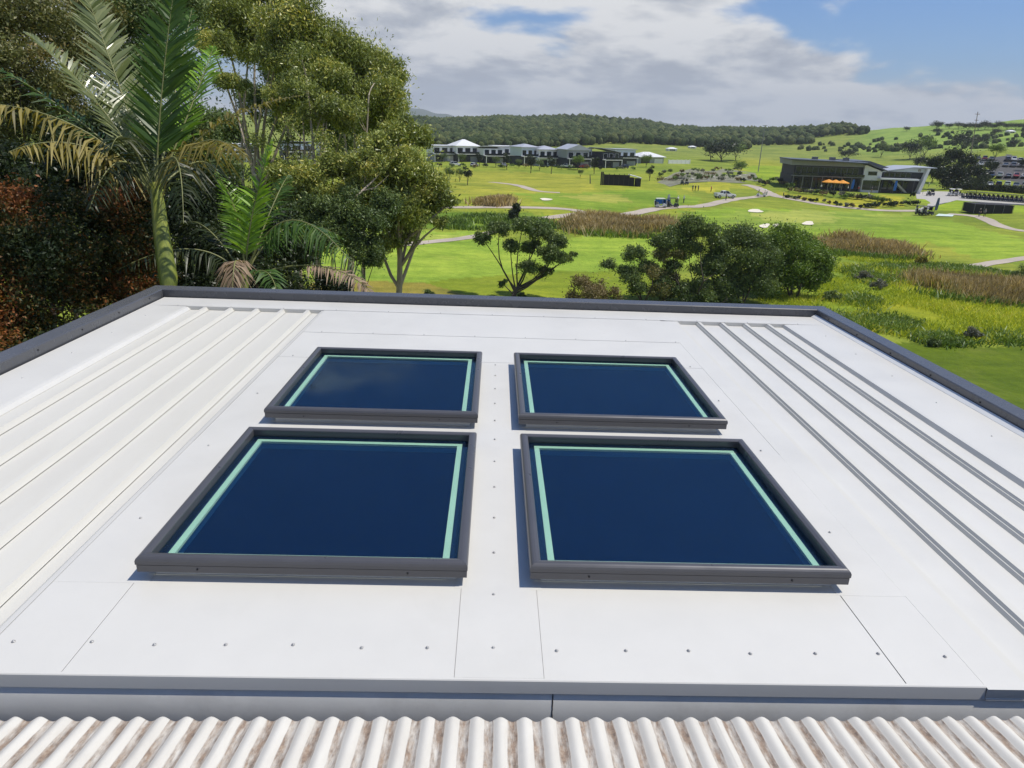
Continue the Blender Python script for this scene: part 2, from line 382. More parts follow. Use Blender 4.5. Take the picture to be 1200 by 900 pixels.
# leaves
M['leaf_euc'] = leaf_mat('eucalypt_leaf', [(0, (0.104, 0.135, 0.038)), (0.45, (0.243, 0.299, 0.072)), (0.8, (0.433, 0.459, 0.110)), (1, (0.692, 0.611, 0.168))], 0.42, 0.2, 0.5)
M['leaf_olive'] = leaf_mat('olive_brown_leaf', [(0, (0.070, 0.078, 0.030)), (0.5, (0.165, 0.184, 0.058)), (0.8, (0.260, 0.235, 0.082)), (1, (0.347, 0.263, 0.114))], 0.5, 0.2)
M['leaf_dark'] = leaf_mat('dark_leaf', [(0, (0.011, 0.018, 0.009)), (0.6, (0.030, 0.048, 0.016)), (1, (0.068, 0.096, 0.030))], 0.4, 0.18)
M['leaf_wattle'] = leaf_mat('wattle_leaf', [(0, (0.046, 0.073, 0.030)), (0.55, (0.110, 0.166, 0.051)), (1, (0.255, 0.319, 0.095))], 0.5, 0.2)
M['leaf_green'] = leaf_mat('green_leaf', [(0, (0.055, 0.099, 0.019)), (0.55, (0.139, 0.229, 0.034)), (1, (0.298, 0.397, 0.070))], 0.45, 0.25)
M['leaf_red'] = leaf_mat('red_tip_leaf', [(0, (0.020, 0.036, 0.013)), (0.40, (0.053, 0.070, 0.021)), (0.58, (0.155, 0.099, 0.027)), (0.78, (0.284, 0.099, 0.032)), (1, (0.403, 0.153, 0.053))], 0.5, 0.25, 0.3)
M['leaf_brown'] = leaf_mat('brown_leaf', [(0, (0.084, 0.070, 0.031)), (0.5, (0.196, 0.161, 0.070)), (1, (0.364, 0.280, 0.140))], 0.6, 0.2)
M['leaf_grey'] = leaf_mat('grey_leaf', [(0, (0.08, 0.085, 0.065)), (0.5, (0.17, 0.18, 0.14)), (1, (0.33, 0.32, 0.26))], 0.6, 0.2)
M['leaf_gold'] = leaf_mat('gold_leaf', [(0, (0.06, 0.07, 0.015)), (0.5, (0.20, 0.19, 0.02)), (1, (0.45, 0.36, 0.03))], 0.6, 0.2)
M['reed'] = leaf_mat('dry_reed', [(0, (0.135, 0.110, 0.051)), (0.4, (0.338, 0.261, 0.119)), (0.75, (0.574, 0.448, 0.236)), (1, (0.742, 0.607, 0.371))], 0.8, 0.25)
M['grass_blade'] = leaf_mat('long_grass', [(0, (0.156, 0.228, 0.020)), (0.5, (0.432, 0.516, 0.035)), (0.8, (0.660, 0.672, 0.070)), (1, (0.672, 0.564, 0.200))], 0.7, 0.3)
M['frond_green'] = leaf_mat('frond_green', [(0, (0.024, 0.058, 0.013)), (0.5, (0.060, 0.124, 0.022)), (1, (0.142, 0.237, 0.043))], 0.42, 0.3, 0.35)
M['frond_lime'] = leaf_mat('frond_lime', [(0, (0.086, 0.171, 0.022)), (0.5, (0.228, 0.418, 0.041)), (1, (0.455, 0.683, 0.081))], 0.32, 0.35, 0.6)
M['frond_pale'] = leaf_mat('frond_pale', [(0, (0.076, 0.104, 0.040)), (0.5, (0.190, 0.228, 0.088)), (1, (0.342, 0.361, 0.168))], 0.3, 0.3, 0.7)
M['frond_gold'] = leaf_mat('frond_gold', [(0, (0.069, 0.063, 0.020)), (0.5, (0.230, 0.201, 0.050)), (1, (0.460, 0.368, 0.120))], 0.5, 0.3)
M['frond_dead'] = leaf_mat('frond_dead', [(0, (0.10, 0.07, 0.045)), (0.5, (0.28, 0.20, 0.13)), (1, (0.50, 0.38, 0.26))], 0.7, 0.2)
M['frond_shaded'] = leaf_mat('frond_shaded', [(0, (0.011, 0.019, 0.008)), (0.6, (0.034, 0.050, 0.015)), (1, (0.086, 0.096, 0.029))], 0.4, 0.25)  # darker frond copy, shade of the crown put into its colour
M['rachis'] = mat('frond_stalk', (0.20, 0.21, 0.07), 0.5, 0.25, 4)

def grass_mat():
    mt, nt, b = new_mat('golf_course_grass'); L = nt.links.new
    at = nd(nt, 'ShaderNodeAttribute', attribute_name='turf'); tc = nd(nt, 'ShaderNodeTexCoord')
    def noise(scale, det, rough=0.6, st=None):
        v = tc.outputs['Object']
        if st:
            mp = nd(nt, 'ShaderNodeMapping'); mp.inputs['Scale'].default_value = st; mp.inputs['Rotation'].default_value = (0, 0, 0.35); L(v, mp.inputs[0]); v = mp.outputs[0]
        n = nd(nt, 'ShaderNodeTexNoise'); n.inputs['Scale'].default_value = scale; n.inputs['Detail'].default_value = det; n.inputs['Roughness'].default_value = rough
        L(v, n.inputs['Vector']); return n.outputs[0]
    big = ramp(nt, noise(0.045, 5, 0.65), [(0.30, (0.62, 0.72, 0.64)), (0.70, (1.28, 1.18, 1.25))])  # broad grass tone patches; their contrast also stands in for shaded undulations
    fine = ramp(nt, noise(1.3, 6, 0.75), [(0.3, (0.80, 0.80, 0.78)), (0.7, (1.20, 1.18, 1.2))])
    mow = ramp(nt, noise(0.22, 3, 0.5, (0.25, 2.2, 1)), [(0.38, (0.87, 0.90, 0.87)), (0.62, (1.12, 1.09, 1.1))])
    med = ramp(nt, noise(0.24, 6, 0.7), [(0.30, (0.74, 0.80, 0.74)), (0.50, (1.0, 1.0, 1.0)), (0.70, (1.20, 1.12, 1.2))])
    c = mixc(nt, 1.0, at.outputs['Color'], big, 'MULTIPLY'); c = mixc(nt, 1.0, c, med, 'MULTIPLY'); c = mixc(nt, 1.0, c, fine, 'MULTIPLY'); c = mixc(nt, 1.0, c, mow, 'MULTIPLY')
    dry = ramp(nt, noise(0.11, 6, 0.7), [(0.55, (0, 0, 0)), (0.75, (1, 1, 1))])
    c = mixc(nt, math_node(nt, 'MULTIPLY', dry, 0.28), c, (0.27, 0.245, 0.07))
    L(c, b.inputs['Base Color']); b.inputs['Roughness'].default_value = 0.9; b.inputs['Specular IOR Level'].default_value = 0.15
    bp = nd(nt, 'ShaderNodeBump'); bp.inputs['Distance'].default_value = 0.12; bp.inputs['Strength'].default_value = 0.8
    L(noise(2.6, 5, 0.7), bp.inputs['Height']); L(bp.outputs[0], b.inputs['Normal'])
    return mt
M['grass'] = grass_mat()
def forest_mat():
    mt, nt, b = new_mat('far_canopy'); L = nt.links.new
    at = nd(nt, 'ShaderNodeAttribute', attribute_name='tint'); tc = nd(nt, 'ShaderNodeTexCoord')
    n = nd(nt, 'ShaderNodeTexNoise'); n.inputs['Scale'].default_value = 0.55; n.inputs['Detail'].default_value = 6; n.inputs['Roughness'].default_value = 0.75
    L(tc.outputs['Object'], n.inputs['Vector'])
    c = ramp(nt, at.outputs['Fac'], [(0, (0.038, 0.060, 0.024)), (0.6, (0.075, 0.105, 0.038)), (1, (0.13, 0.15, 0.055))])
    c = mixc(nt, 1.0, c, ramp(nt, n.outputs[0], [(0.35, (0.5, 0.5, 0.5)), (0.65, (1.45, 1.45, 1.4))]), 'MULTIPLY')
    L(c, b.inputs['Base Color']); b.inputs['Roughness'].default_value = 0.9; b.inputs['Specular IOR Level'].default_value = 0.1
    bp = nd(nt, 'ShaderNodeBump'); bp.inputs['Distance'].default_value = 2.0; L(n.outputs[0], bp.inputs['Height']); L(bp.outputs[0], b.inputs['Normal'])
    return mt
M['forest'] = forest_mat()

# ------------------------------------------------------------------ ground sheet
def in_poly(x, y, poly):
    inside = np.zeros(x.shape, bool); n = len(poly); j = n-1
    for i in range(n):
        xi, yi = poly[i]; xj, yj = poly[j]
        c = ((yi > y) != (yj > y)) & (x < (xj-xi)*(y-yi)/((yj-yi) if yj != yi else 1e-9)+xi)
        inside ^= c; j = i
    return inside
def gpoly(pts): return [tuple(G(*p)[:2]) for p in pts]
def ell(cx, cy, rx, ry, n=20):
    w = lambda a: 1+0.20*math.sin(2*a+cx)+0.14*math.sin(3*a+cy*1.7)
    return [(cx+rx*w(2*math.pi*k/n)*math.cos(2*math.pi*k/n), cy+ry*w(2*math.pi*k/n)*math.sin(2*math.pi*k/n)) for k in range(n)]

TURF = [   # turf colours: rough first, mown grass over it
    ([(380, 205), (1300, 190), (1300, 300), (380, 300)], (0.190, 0.275, 0.040)),                       # course rough
    ([(380, 195), (800, 205), (820, 250), (640, 262), (400, 246)], (0.235, 0.315, 0.045)),             # upper fairway
    ([(505, 196), (690, 206), (700, 225), (600, 232), (505, 226)], (0.275, 0.330, 0.055)),
    ([(600, 226), (780, 222), (830, 236), (760, 243), (690, 247), (640, 240)], (0.185, 0.315, 0.040)),
    ([(400, 246), (640, 250), (640, 262), (540, 268), (400, 262)], (0.150, 0.265, 0.035)),
    ([(360, 262), (560, 272), (600, 285), (700, 276), (800, 280), (820, 300), (760, 330), (640, 345), (360, 330)], (0.240, 0.390, 0.062)),   # near fairway
    ([(360, 268), (540, 276), (540, 283), (360, 292)], (0.290, 0.410, 0.10)),
    ([(360, 330), (500, 331), (640, 318), (760, 318), (800, 360), (360, 360)], (0.195, 0.285, 0.030)),
    ([(360, 330), (490, 330), (560, 352), (360, 362)], (0.270, 0.260, 0.065)),
    ([(800, 246), (1010, 246), (1130, 262), (1200, 280), (1250, 305), (1140, 312), (1000, 275), (860, 278), (800, 262)], (0.205, 0.345, 0.045)),   # right fairway
    ([(960, 282), (1090, 285), (1160, 305), (1250, 330), (1250, 345), (1060, 325), (950, 305)], (0.235, 0.315, 0.050)),
    ([(850, 250), (1000, 246), (1060, 254), (1040, 266), (900, 270), (840, 262)], (0.205, 0.330, 0.060)),
    (ell(935, 254, 58, 6.5), (0.300, 0.395, 0.105)),                                                  # putting greens
    (ell(703, 232, 41, 4.2), (0.320, 0.385, 0.095)),
    (ell(840, 219, 46, 5), (0.345, 0.390, 0.055)),
    (ell(1045, 253, 26, 4), (0.260, 0.375, 0.075)),
    ([(912, 226), (940, 228), (1000, 234), (1060, 230), (1070, 236), (1030, 244), (985, 241), (920, 231)], (0.330, 0.365, 0.040)),
    ([(1086, 232), (1130, 234), (1215, 243), (1215, 252), (1120, 249), (1086, 246)], (0.225, 0.360, 0.030)),
    ([(868, 176), (1010, 176), (1010, 184), (920, 190), (918, 200), (868, 206)], (0.270, 0.330, 0.045)),
    ([(870, 196), (918, 194), (918, 208), (878, 210)], (0.215, 0.345, 0.030)),
    ([(900, 330), (1000, 300), (1250, 330), (1250, 402), (1080, 402), (900, 370)], (0.230, 0.285, 0.024)),                 # wild lime rough
    ([(900, 335), (980, 300), (1080, 312), (1040, 350), (980, 372), (900, 372)], (0.165, 0.265, 0.030)),
    ([(1060, 342), (1190, 352), (1250, 372), (1250, 396), (1130, 392), (1060, 372)], (0.215, 0.285, 0.020)),
    ([(1020, 403), (1400, 408), (1400, 620), (1080, 560)], (0.085, 0.150, 0.010)),                                       # near lawn
]
def turf_colours(x, y):
    r = np.hypot(x, y)
    nx = x + (np.sin(y*0.35)+np.sin(y*0.9+x*0.4))*0.006*r; ny = y + (np.sin(x*0.33)+np.sin(x*0.8+y*0.3))*0.006*r
    c = np.empty(x.shape+(3,)); c[:] = (0.22, 0.28, 0.03)
    for poly, k in TURF:
        m_ = in_poly(nx, ny, gpoly(poly)); c[m_] = np.array(k)*np.array((1.12, 0.98, 0.66))
    k_ = (1-smooth((r-18)/16))[..., None]; c = c*(1-k_)+k_*np.array((0.055, 0.055, 0.028))
    # pasture on the hills
    f = smooth((r-430)/120)[..., None]
    c = c*(1-f) + f*np.array((0.215, 0.265, 0.045))
    a = np.arctan2(x, y)
    g = (smooth((r-520)/150)*smooth((a-az_of(985))/0.05)*(1-smooth((r-3500)/800)))[..., None]
    c = c*(1-g) + g*np.array((0.225, 0.335, 0.06))
    h = smooth((r-2500)/1500)[..., None]; c = c*(1-h) + h*np.array((0.05, 0.075, 0.035))
    return c

def build_ground():
    # fine columns in front, coarse ones round the back
    a_f = np.radians(np.arange(-46, 46.01, 0.17)); a_b = np.radians(np.arange(48, 313, 3.0))
    A = np.concatenate([a_f, a_b]); A = np.concatenate([A, A[:1]+2*math.pi])
    rr = [0.5, 4, 8, 11, 14, 18, 22, 26, 30]
    while rr[-1] < 10500:
        q = rr[-1]; rr.append(q + (max(0.5, min(q*q/14000.0*2.2, 9.0)) if q < 480 else q*0.035))
    Rr = np.array(rr)
    aa, ra = np.meshgrid(A[:-1], Rr); x = ra*np.sin(aa); y = ra*np.cos(aa)
    z = terr(x, y); na, nr = len(A)-1, len(Rr)
    V = np.stack([x, y, z], -1).reshape(-1, 3)
    i = np.arange(nr-1)[:, None]; j = np.arange(na)[None, :]; j2 = (j+1) % na
    q = np.stack(np.broadcast_arrays(i*na+j, (i+1)*na+j, (i+1)*na+j2, i*na+j2), -1).reshape(-1, 4)[:, ::-1]
    me = np_mesh('ground', V, q.ravel(), np.arange(len(q))*4, M['grass'], smooth_=True)
    c = turf_colours(x, y).reshape(-1, 3)
    at = me.attributes.new('turf', 'FLOAT_COLOR', 'POINT'); at.data.foreach_set('color', np.concatenate([c, np.ones((len(c), 1))], 1).astype(np.float32).ravel())
    o = link_mesh('ground', me, None); tag(o, 'mown and rough green grass of the golf course and hills beyond', kind='structure')
build_ground()

def ribbon(name, pts, width, mt, lift, label):
    P = [np.array(p) for p in pts]; Q = []
    for i in range(len(P)-1):             # Catmull-Rom
        p0, p1, p2, p3 = P[max(i-1, 0)], P[i], P[i+1], P[min(i+2, len(P)-1)]
        n = max(4, int(np.linalg.norm(p2-p1)/2.0))
        for k in range(n):
            t = k/n; Q.append(0.5*((2*p1)+(-p0+p2)*t+(2*p0-5*p1+4*p2-p3)*t*t+(-p0+3*p1-3*p2+p3)*t**3))
    Q.append(P[-1]); Q = np.array(Q)
    T = np.gradient(Q, axis=0); T /= np.linalg.norm(T, axis=1)[:, None]; N = np.stack([-T[:, 1], T[:, 0]], 1)
    v = []; f = []
    ks = np.linspace(-0.5, 0.5, 5)
    for i in range(len(Q)):
        w = width[min(int(i/len(Q)*len(width)), len(width)-1)] if hasattr(width, '__len__') else width
        w *= 1+0.08*math.sin(i*1.7)
        for k in ks:
            p = Q[i]+N[i]*k*w; v.append((p[0], p[1], float(terr(p[0], p[1]))+lift))
    for i in range(len(Q)-1):
        for k in range(4): f.append((i*5+k, i*5+k+1, (i+1)*5+k+1, (i+1)*5+k))
    o = MB().add(v, f, 0, True).build(name, mt); tag(o, label, kind='structure'); return o
def patch(name, poly, mt, lift, label, sag=0.0, kind='structure', rings=5):
    P = np.array(poly); c = P.mean(0); v = []; f = []; n = len(P)
    for k in range(rings+1):
        t = k/rings
        for p in P:
            q = c+(p-c)*t; v.append((q[0], q[1], float(terr(q[0], q[1]))+lift-sag*(1-t*t)))
    for k in range(rings):
        for i in range(n): f.append((k*n+i, k*n+(i+1) % n, (k+1)*n+(i+1) % n, (k+1)*n+i))
    o = MB().add(v, f, 0, True).build(name, mt); tag(o, label, kind=kind); return o
def g2(pts): return [G(*p)[:2] for p in pts]
ribbon('path', g2([(440, 290), (480, 286), (520, 282), (552, 278), (585, 270)]), 2.4, M['path'], 0.05, 'pale cart path crossing the near fairway behind the eucalypts')
ribbon('path', g2([(440, 241), (520, 243), (600, 243), (661, 245), (680, 248), (687, 250.5)]), 2.6, M['path'], 0.05, 'cart path along the far side of the pond reeds')
ribbon('path', g2([(620, 258), (651, 254.5), (687, 250.5), (722, 253), (768, 245), (800, 242.5), (820, 242), (842, 237.5), (875, 232), (897, 229)]), 3.0, M['path'], 0.07, 'curving cart path leading up to the parked white ute')
ribbon('path', g2([(872, 216.5), (884, 219), (897, 224.5), (910, 230), (936, 234.8), (965, 240), (1000, 244), (1040, 247), (1078, 247)]), 3.2, M['path'], 0.06, 'cart path running below the clubhouse lawn')
ribbon('path', g2([(1110, 251), (1140, 253), (1155, 257), (1172, 265), (1197, 270.5), (1240, 274)]), 2.6, M['path'], 0.05, 'cart path leading right from the pale tee mat')
ribbon('path', g2([(1142, 312), (1165, 308), (1200, 303), (1250, 297)]), 2.0, M['path'], 0.05, 'short path at the right edge above the wild scrub')
ribbon('path', g2([(575, 213.5), (590, 215), (613, 219), (630, 224), (656, 226)]), 3.0, M['path'], 0.05, 'thin path across the upper fairway under the houses')
patch('forecourt', g2([(1074, 247), (1074, 232), (1073, 226), (1090, 224), (1120, 225), (1150, 229), (1230, 236), (1240, 243), (1150, 236), (1120, 232), (1092, 231), (1087, 240), (1085, 247)]), M['concrete'], 0.04, 'concrete forecourt beside the clubhouse')
patch('car_park', g2([(1128, 213), (1140, 196), (1150, 185), (1180, 181), (1260, 186), (1290, 222), (1200, 219)]), M['asphalt'], 0.06, 'asphalt car park at the right of the clubhouse')
for e, lb in ((ell(885, 247.5, 10, 1.7, 14), 'narrow pale sand bunker above the large putting green'), (ell(896, 265, 6.5, 2.2, 14), 'pale sand bunker below the large putting green, left one'),
              (ell(947, 262, 8, 1.9, 14), 'pale sand bunker below the large putting green, right one'), (ell(909, 264.5, 4, 1.6, 12), 'small sand bunker between two others below the green'), (ell(640, 234, 8, 1.2, 14), 'thin sand bunker left of the far green')):
    patch('bunker', g2(e), M['sand'], 0.10, lb, 0.05)
patch('gravel_bed', g2([(770, 214), (790, 203), (810, 198), (850, 198), (885, 203), (890, 212), (870, 215), (830, 213), (800, 215), (785, 219)]), M['gravel'], 0.08, 'grey gravel garden bed above the putting green')
# ------------------------------------------------------------------ foliage
def unit(n):
    v = rng.normal(size=(n, 3)); return v/np.linalg.norm(v, axis=1)[:, None]
def leaves(name, P, L_, wr, mt, parent, droop=0.0, tint=None, up=0.0):
    n = len(P); d = unit(n); d[:, 2] -= droop; d /= np.linalg.norm(d, axis=1)[:, None]
    s = np.cross(d, unit(n)+np.array([0, 0, up])); s /= (np.linalg.norm(s, axis=1)[:, None]+1e-6)
    Ls = (np.ones(n)*L_*rng.uniform(0.65, 1.35, n))[:, None]; w = Ls*wr
    V = np.empty((n, 4, 3)); nrm = np.cross(d, s)
    V[:, 0] = P-d*Ls*0.5; V[:, 1] = P+s*w*0.5+nrm*w*0.12; V[:, 2] = P+d*Ls*0.5-nrm*w*0.25; V[:, 3] = P-s*w*0.5+nrm*w*0.12
    t = rng.uniform(0, 1, n) if tint is None else np.clip(tint, 0, 1)
    me = np_mesh(name, V.reshape(-1, 3), np.arange(4*n), np.arange(n)*4, mt, np.repeat(t, 4))
    return link_mesh(name, me, None, parent)
def clump_pts(c, r, n, flat=0.8, shell=0.55):
    d = unit(n); rad = (shell+(1-shell)*rng.uniform(0, 1, n)**0.7); g_ = rng.uniform(0, 1, n) < 0.42; rad[g_] = np.abs(rng.normal(0, 0.80, int(g_.sum())))
    rad = rad*(1+0.22*np.sin(d[:, 0]*5+c[0]*3)*np.sin(d[:, 2]*4+c[1]*2)*np.cos(d[:, 1]*4.5))
    p = d*rad[:, None]*np.asarray(r)*np.array([1, 1, flat]); return np.asarray(c)+p
def sub_clumps(lobes, k, frac=(0.34, 0.5), top=0.25):
    """lobes: (x,y,z,r,flat). Spread smaller clumps over each lobe."""
    out = []
    for (c, r, fl) in lobes:
        for i in range(k):
            d = unit(1)[0]; d[2] = d[2]*0.9+top; d /= np.linalg.norm(d)
            q = np.asarray(c)+d*r*rng.uniform(0.30, 0.86)*np.array([1, 1, fl])
            out.append((q, r*rng.uniform(*frac)))
    return out
def crown(name, clumps, n_total, L_, wr, mt, parent, droop=0.3, flat=0.75, up=0.0, tintf=None, shell=0.5):
    wts = np.array([r**2 for _, r in clumps]); wts = wts/wts.sum(); P = []; T = []
    for (c, r), w in zip(clumps, wts):
        n = max(6, int(n_total*w)); p = clump_pts(c, r, n, flat, shell); P.append(p)
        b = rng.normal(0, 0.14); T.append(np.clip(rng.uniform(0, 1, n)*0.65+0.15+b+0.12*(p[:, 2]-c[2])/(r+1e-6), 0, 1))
    P = np.concatenate(P); T = np.concatenate(T)
    if tintf is not None: T = tintf(P, T)
    return leaves(name, P, L_, wr, mt, parent, droop, T, up)
def bend(a, b, k=0.12, n=5, sag=0.0):
    a = np.asarray(a, float); b = np.asarray(b, float); L_ = np.linalg.norm(b-a); o = rng.normal(size=3)*k*L_
    return [a+(b-a)*t+o*math.sin(math.pi*t)*0.5+np.array([0, 0, sag*L_*math.sin(math.pi*t)]) for t in np.linspace(0, 1, n)]

def lobed_tree(name, label, base, lobes, tr, leafm, barkm, nleaf, L_, wr=0.4, k=9, droop=0.4, group=None, trunk_to=None, twig=True, cat='tree', frac=(0.38, 0.62), stems=1, flat=0.8, shell=0.32, spread=0.3, tintf=None, fork=0.45):
    """lobes in world coordinates [(centre, radius, flatness)]"""
    base = np.asarray(base, float); root = empty(name, base, 0, label, cat, group)
    lob = [(np.asarray(c, float)-base, r, fl) for c, r, fl in lobes]
    top = np.mean([c for c, _, _ in lob], axis=0)
    b = MB()
    for s_ in range(stems):
        st = np.array([rng.normal()*0.04*(stems > 1), rng.normal()*0.04*(stems > 1), -0.3])
        mine = [l for i, l in enumerate(lob) if i % stems == s_] or lob
        tt = np.mean([c for c, _, _ in mine], axis=0)
        forkp = st+(tt-st)*fork; forkp[:2] = st[:2]+(tt[:2]-st[:2])*fork*0.7+(rng.normal(size=2)*spread if stems > 1 else 0)
        tp = bend(st, forkp, 0.06, 7); rr = np.linspace(tr, tr*0.62, 7)/math.sqrt(stems); rr[0] *= 1.35
        b.tube(tp, rr, 8)
        for c, r, fl in mine:
            t0 = int(rng.integers(4, 7)); a = tp[t0]
            lp = bend(a, c-np.array([0, 0, r*fl*0.2]), 0.10, 6, -0.03)
            b.tube(lp, np.linspace(rr[t0]*0.62, rr[t0]*0.22, 6), 6, cap=False)
    sc = sub_clumps(lob, k, frac)
    if twig:
        for i, (q, r) in enumerate(sc):
            c = lob[i//k][0]; rl = lob[i//k][1]
            b.tube(bend(c-np.array([0, 0, rl*0.25]), q, 0.15, 4), [tr*0.13, tr*0.10, tr*0.07, tr*0.04], 4, cap=False)
    b.build('trunk', barkm, root)
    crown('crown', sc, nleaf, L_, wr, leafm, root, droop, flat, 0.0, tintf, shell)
    return root
def plobes(lst, d, k=1.0):                # (px, py, radius px, flatness, depth offset)
    return [(W(px, py, d+dd), pxm(r*k, d+dd), fl) for px, py, r, fl, dd in lst]
def gbase(px, d):                         # foot of a tree whose stem stands at column px, distance d
    p = W(px, 300, d); return np.array([p[0], p[1], float(terr(p[0], p[1]))])

# --- the stand of eucalypts
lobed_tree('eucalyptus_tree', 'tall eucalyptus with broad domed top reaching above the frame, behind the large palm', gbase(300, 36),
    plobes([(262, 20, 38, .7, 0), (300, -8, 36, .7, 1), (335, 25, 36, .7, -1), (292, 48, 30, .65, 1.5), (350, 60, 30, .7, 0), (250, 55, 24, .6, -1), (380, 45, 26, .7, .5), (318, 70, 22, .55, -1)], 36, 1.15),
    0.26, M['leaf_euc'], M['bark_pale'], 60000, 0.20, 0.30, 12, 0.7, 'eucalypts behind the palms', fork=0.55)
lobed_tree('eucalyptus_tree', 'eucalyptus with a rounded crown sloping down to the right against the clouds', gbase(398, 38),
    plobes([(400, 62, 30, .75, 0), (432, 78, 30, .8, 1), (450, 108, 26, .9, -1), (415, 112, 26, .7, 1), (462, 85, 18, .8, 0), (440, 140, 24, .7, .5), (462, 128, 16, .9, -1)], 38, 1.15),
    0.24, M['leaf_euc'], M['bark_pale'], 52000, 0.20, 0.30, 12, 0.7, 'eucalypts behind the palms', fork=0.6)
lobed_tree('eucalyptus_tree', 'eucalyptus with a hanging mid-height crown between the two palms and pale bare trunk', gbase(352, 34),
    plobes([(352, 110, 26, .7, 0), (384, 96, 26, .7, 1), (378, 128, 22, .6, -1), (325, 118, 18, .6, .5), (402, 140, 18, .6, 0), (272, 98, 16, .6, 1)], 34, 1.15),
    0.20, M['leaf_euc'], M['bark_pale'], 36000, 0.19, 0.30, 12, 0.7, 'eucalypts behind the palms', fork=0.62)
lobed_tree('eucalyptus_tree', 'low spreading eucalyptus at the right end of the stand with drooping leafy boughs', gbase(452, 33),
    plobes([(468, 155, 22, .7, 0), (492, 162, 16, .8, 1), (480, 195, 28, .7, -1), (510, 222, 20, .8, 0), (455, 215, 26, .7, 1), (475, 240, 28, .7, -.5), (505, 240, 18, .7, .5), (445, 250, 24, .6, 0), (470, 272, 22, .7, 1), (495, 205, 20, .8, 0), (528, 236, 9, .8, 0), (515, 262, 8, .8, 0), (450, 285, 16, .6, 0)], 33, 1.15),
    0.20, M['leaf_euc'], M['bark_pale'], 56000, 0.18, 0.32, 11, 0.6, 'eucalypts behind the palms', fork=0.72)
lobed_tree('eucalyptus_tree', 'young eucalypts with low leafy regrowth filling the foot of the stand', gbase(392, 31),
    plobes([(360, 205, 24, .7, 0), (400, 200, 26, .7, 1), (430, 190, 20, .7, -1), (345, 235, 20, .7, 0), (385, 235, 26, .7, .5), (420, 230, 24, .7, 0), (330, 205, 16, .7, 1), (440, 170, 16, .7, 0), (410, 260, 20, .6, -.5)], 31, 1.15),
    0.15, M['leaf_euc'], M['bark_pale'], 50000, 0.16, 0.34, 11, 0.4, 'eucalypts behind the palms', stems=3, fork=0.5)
b = MB()
for px_, d_, top, lean in ((338, 35, 118, 4), (357, 33.5, 100, -3), (372, 36, 112, 8), (396, 34.5, 122, 6), (424, 36, 130, 9)):
    pass
for px_, d_, top, lean, lb in ((336, 35, 100, 3, 'slim dark trunk, leftmost of the bare sapling trunks'), (357, 33, 92, 2, 'slim pale trunk beside the upright lime frond'), (371, 35, 105, 12, 'slim leaning pale trunk in the middle of the stand'), (424, 34, 112, 8, 'slim pale trunk under the sloping eucalyptus crown')):
    bs = gbase(px_, d_)
    root = empty('sapling', bs, 0, lb, 'tree', 'slim trunks in the eucalypt stand')
    tp = W(px_+lean, top, d_)-bs
    pts = bend((0, 0, -0.2), tp, 0.05, 9); tb = MB().tube(pts, np.linspace(0.13, 0.04, 9), 7)
    tops = []
    for k in range(7):
        a = pts[5+k % 4]; q = a+np.array([rng.normal()*0.9, rng.normal()*0.9, rng.uniform(0.5, 1.4)]); tb.tube(bend(a, q, 0.12, 4), [0.035, 0.028, 0.02, 0.01], 5, cap=False); tops.append((q, rng.uniform(0.45, 0.8)))
    tb.build('trunk', M['bark_pale'], root); crown('crown', tops, 2600, 0.15, 0.32, M['leaf_euc'], root, 0.7)
lobed_tree('eucalyptus_tree', 'dark green gum at the back of the stand, seen between the pale trunks', gbase(372, 46),
    plobes([(330, 95, 24, .8, 0), (362, 80, 26, .8, 0), (300, 120, 22, .8, 1), (345, 140, 26, .8, 0), (385, 150, 26, .8, 0), (415, 160, 24, .8, 1), (400, 110, 24, .8, 0), (268, 150, 22, .8, 0), (312, 205, 24, .8, 0), (262, 205, 22, .8, 0), (330, 235, 22, .8, 0)], 46, 1.1),
    0.22, M['leaf_wattle'], M['bark_dark'], 60000, 0.22, 0.34, 12, 0.5, 'eucalypts behind the palms', fork=0.6, stems=2)
lobed_tree('eucalyptus_tree', 'leafy understorey gum filling the lower middle of the stand', gbase(400, 29),
    plobes([(345, 262, 22, .8, 0), (375, 250, 24, .8, 0), (405, 245, 24, .8, .5), (432, 262, 22, .8, 0), (390, 280, 26, .8, 0), (420, 290, 22, .8, 0), (355, 290, 22, .8, 0), (452, 240, 20, .8, 1), (440, 300, 15, .8, 0)], 29, 1.1),
    0.14, M['leaf_wattle'], M['bark_dark'], 40000, 0.14, 0.36, 12, 0.3, 'eucalypts behind the palms', fork=0.5, stems=3, spread=0.5)
# fallen pole-like dead branch leaning through the stand
bs = gbase(392, 29)
o = MB().tube([W(388, 262, 29), W(412, 235, 29.4), W(436, 213, 30), W(452, 196, 30.4)], [0.055, 0.048, 0.04, 0.015], 7).tube([W(424, 224, 29.7), W(440, 220, 29.6), W(456, 205, 29.5)], [0.03, 0.025, 0.01], 6).build('dead_branch', M['bark_pale']); tag(o, 'pale bare dead branch leaning to the right through the eucalypt stand', 'branch')

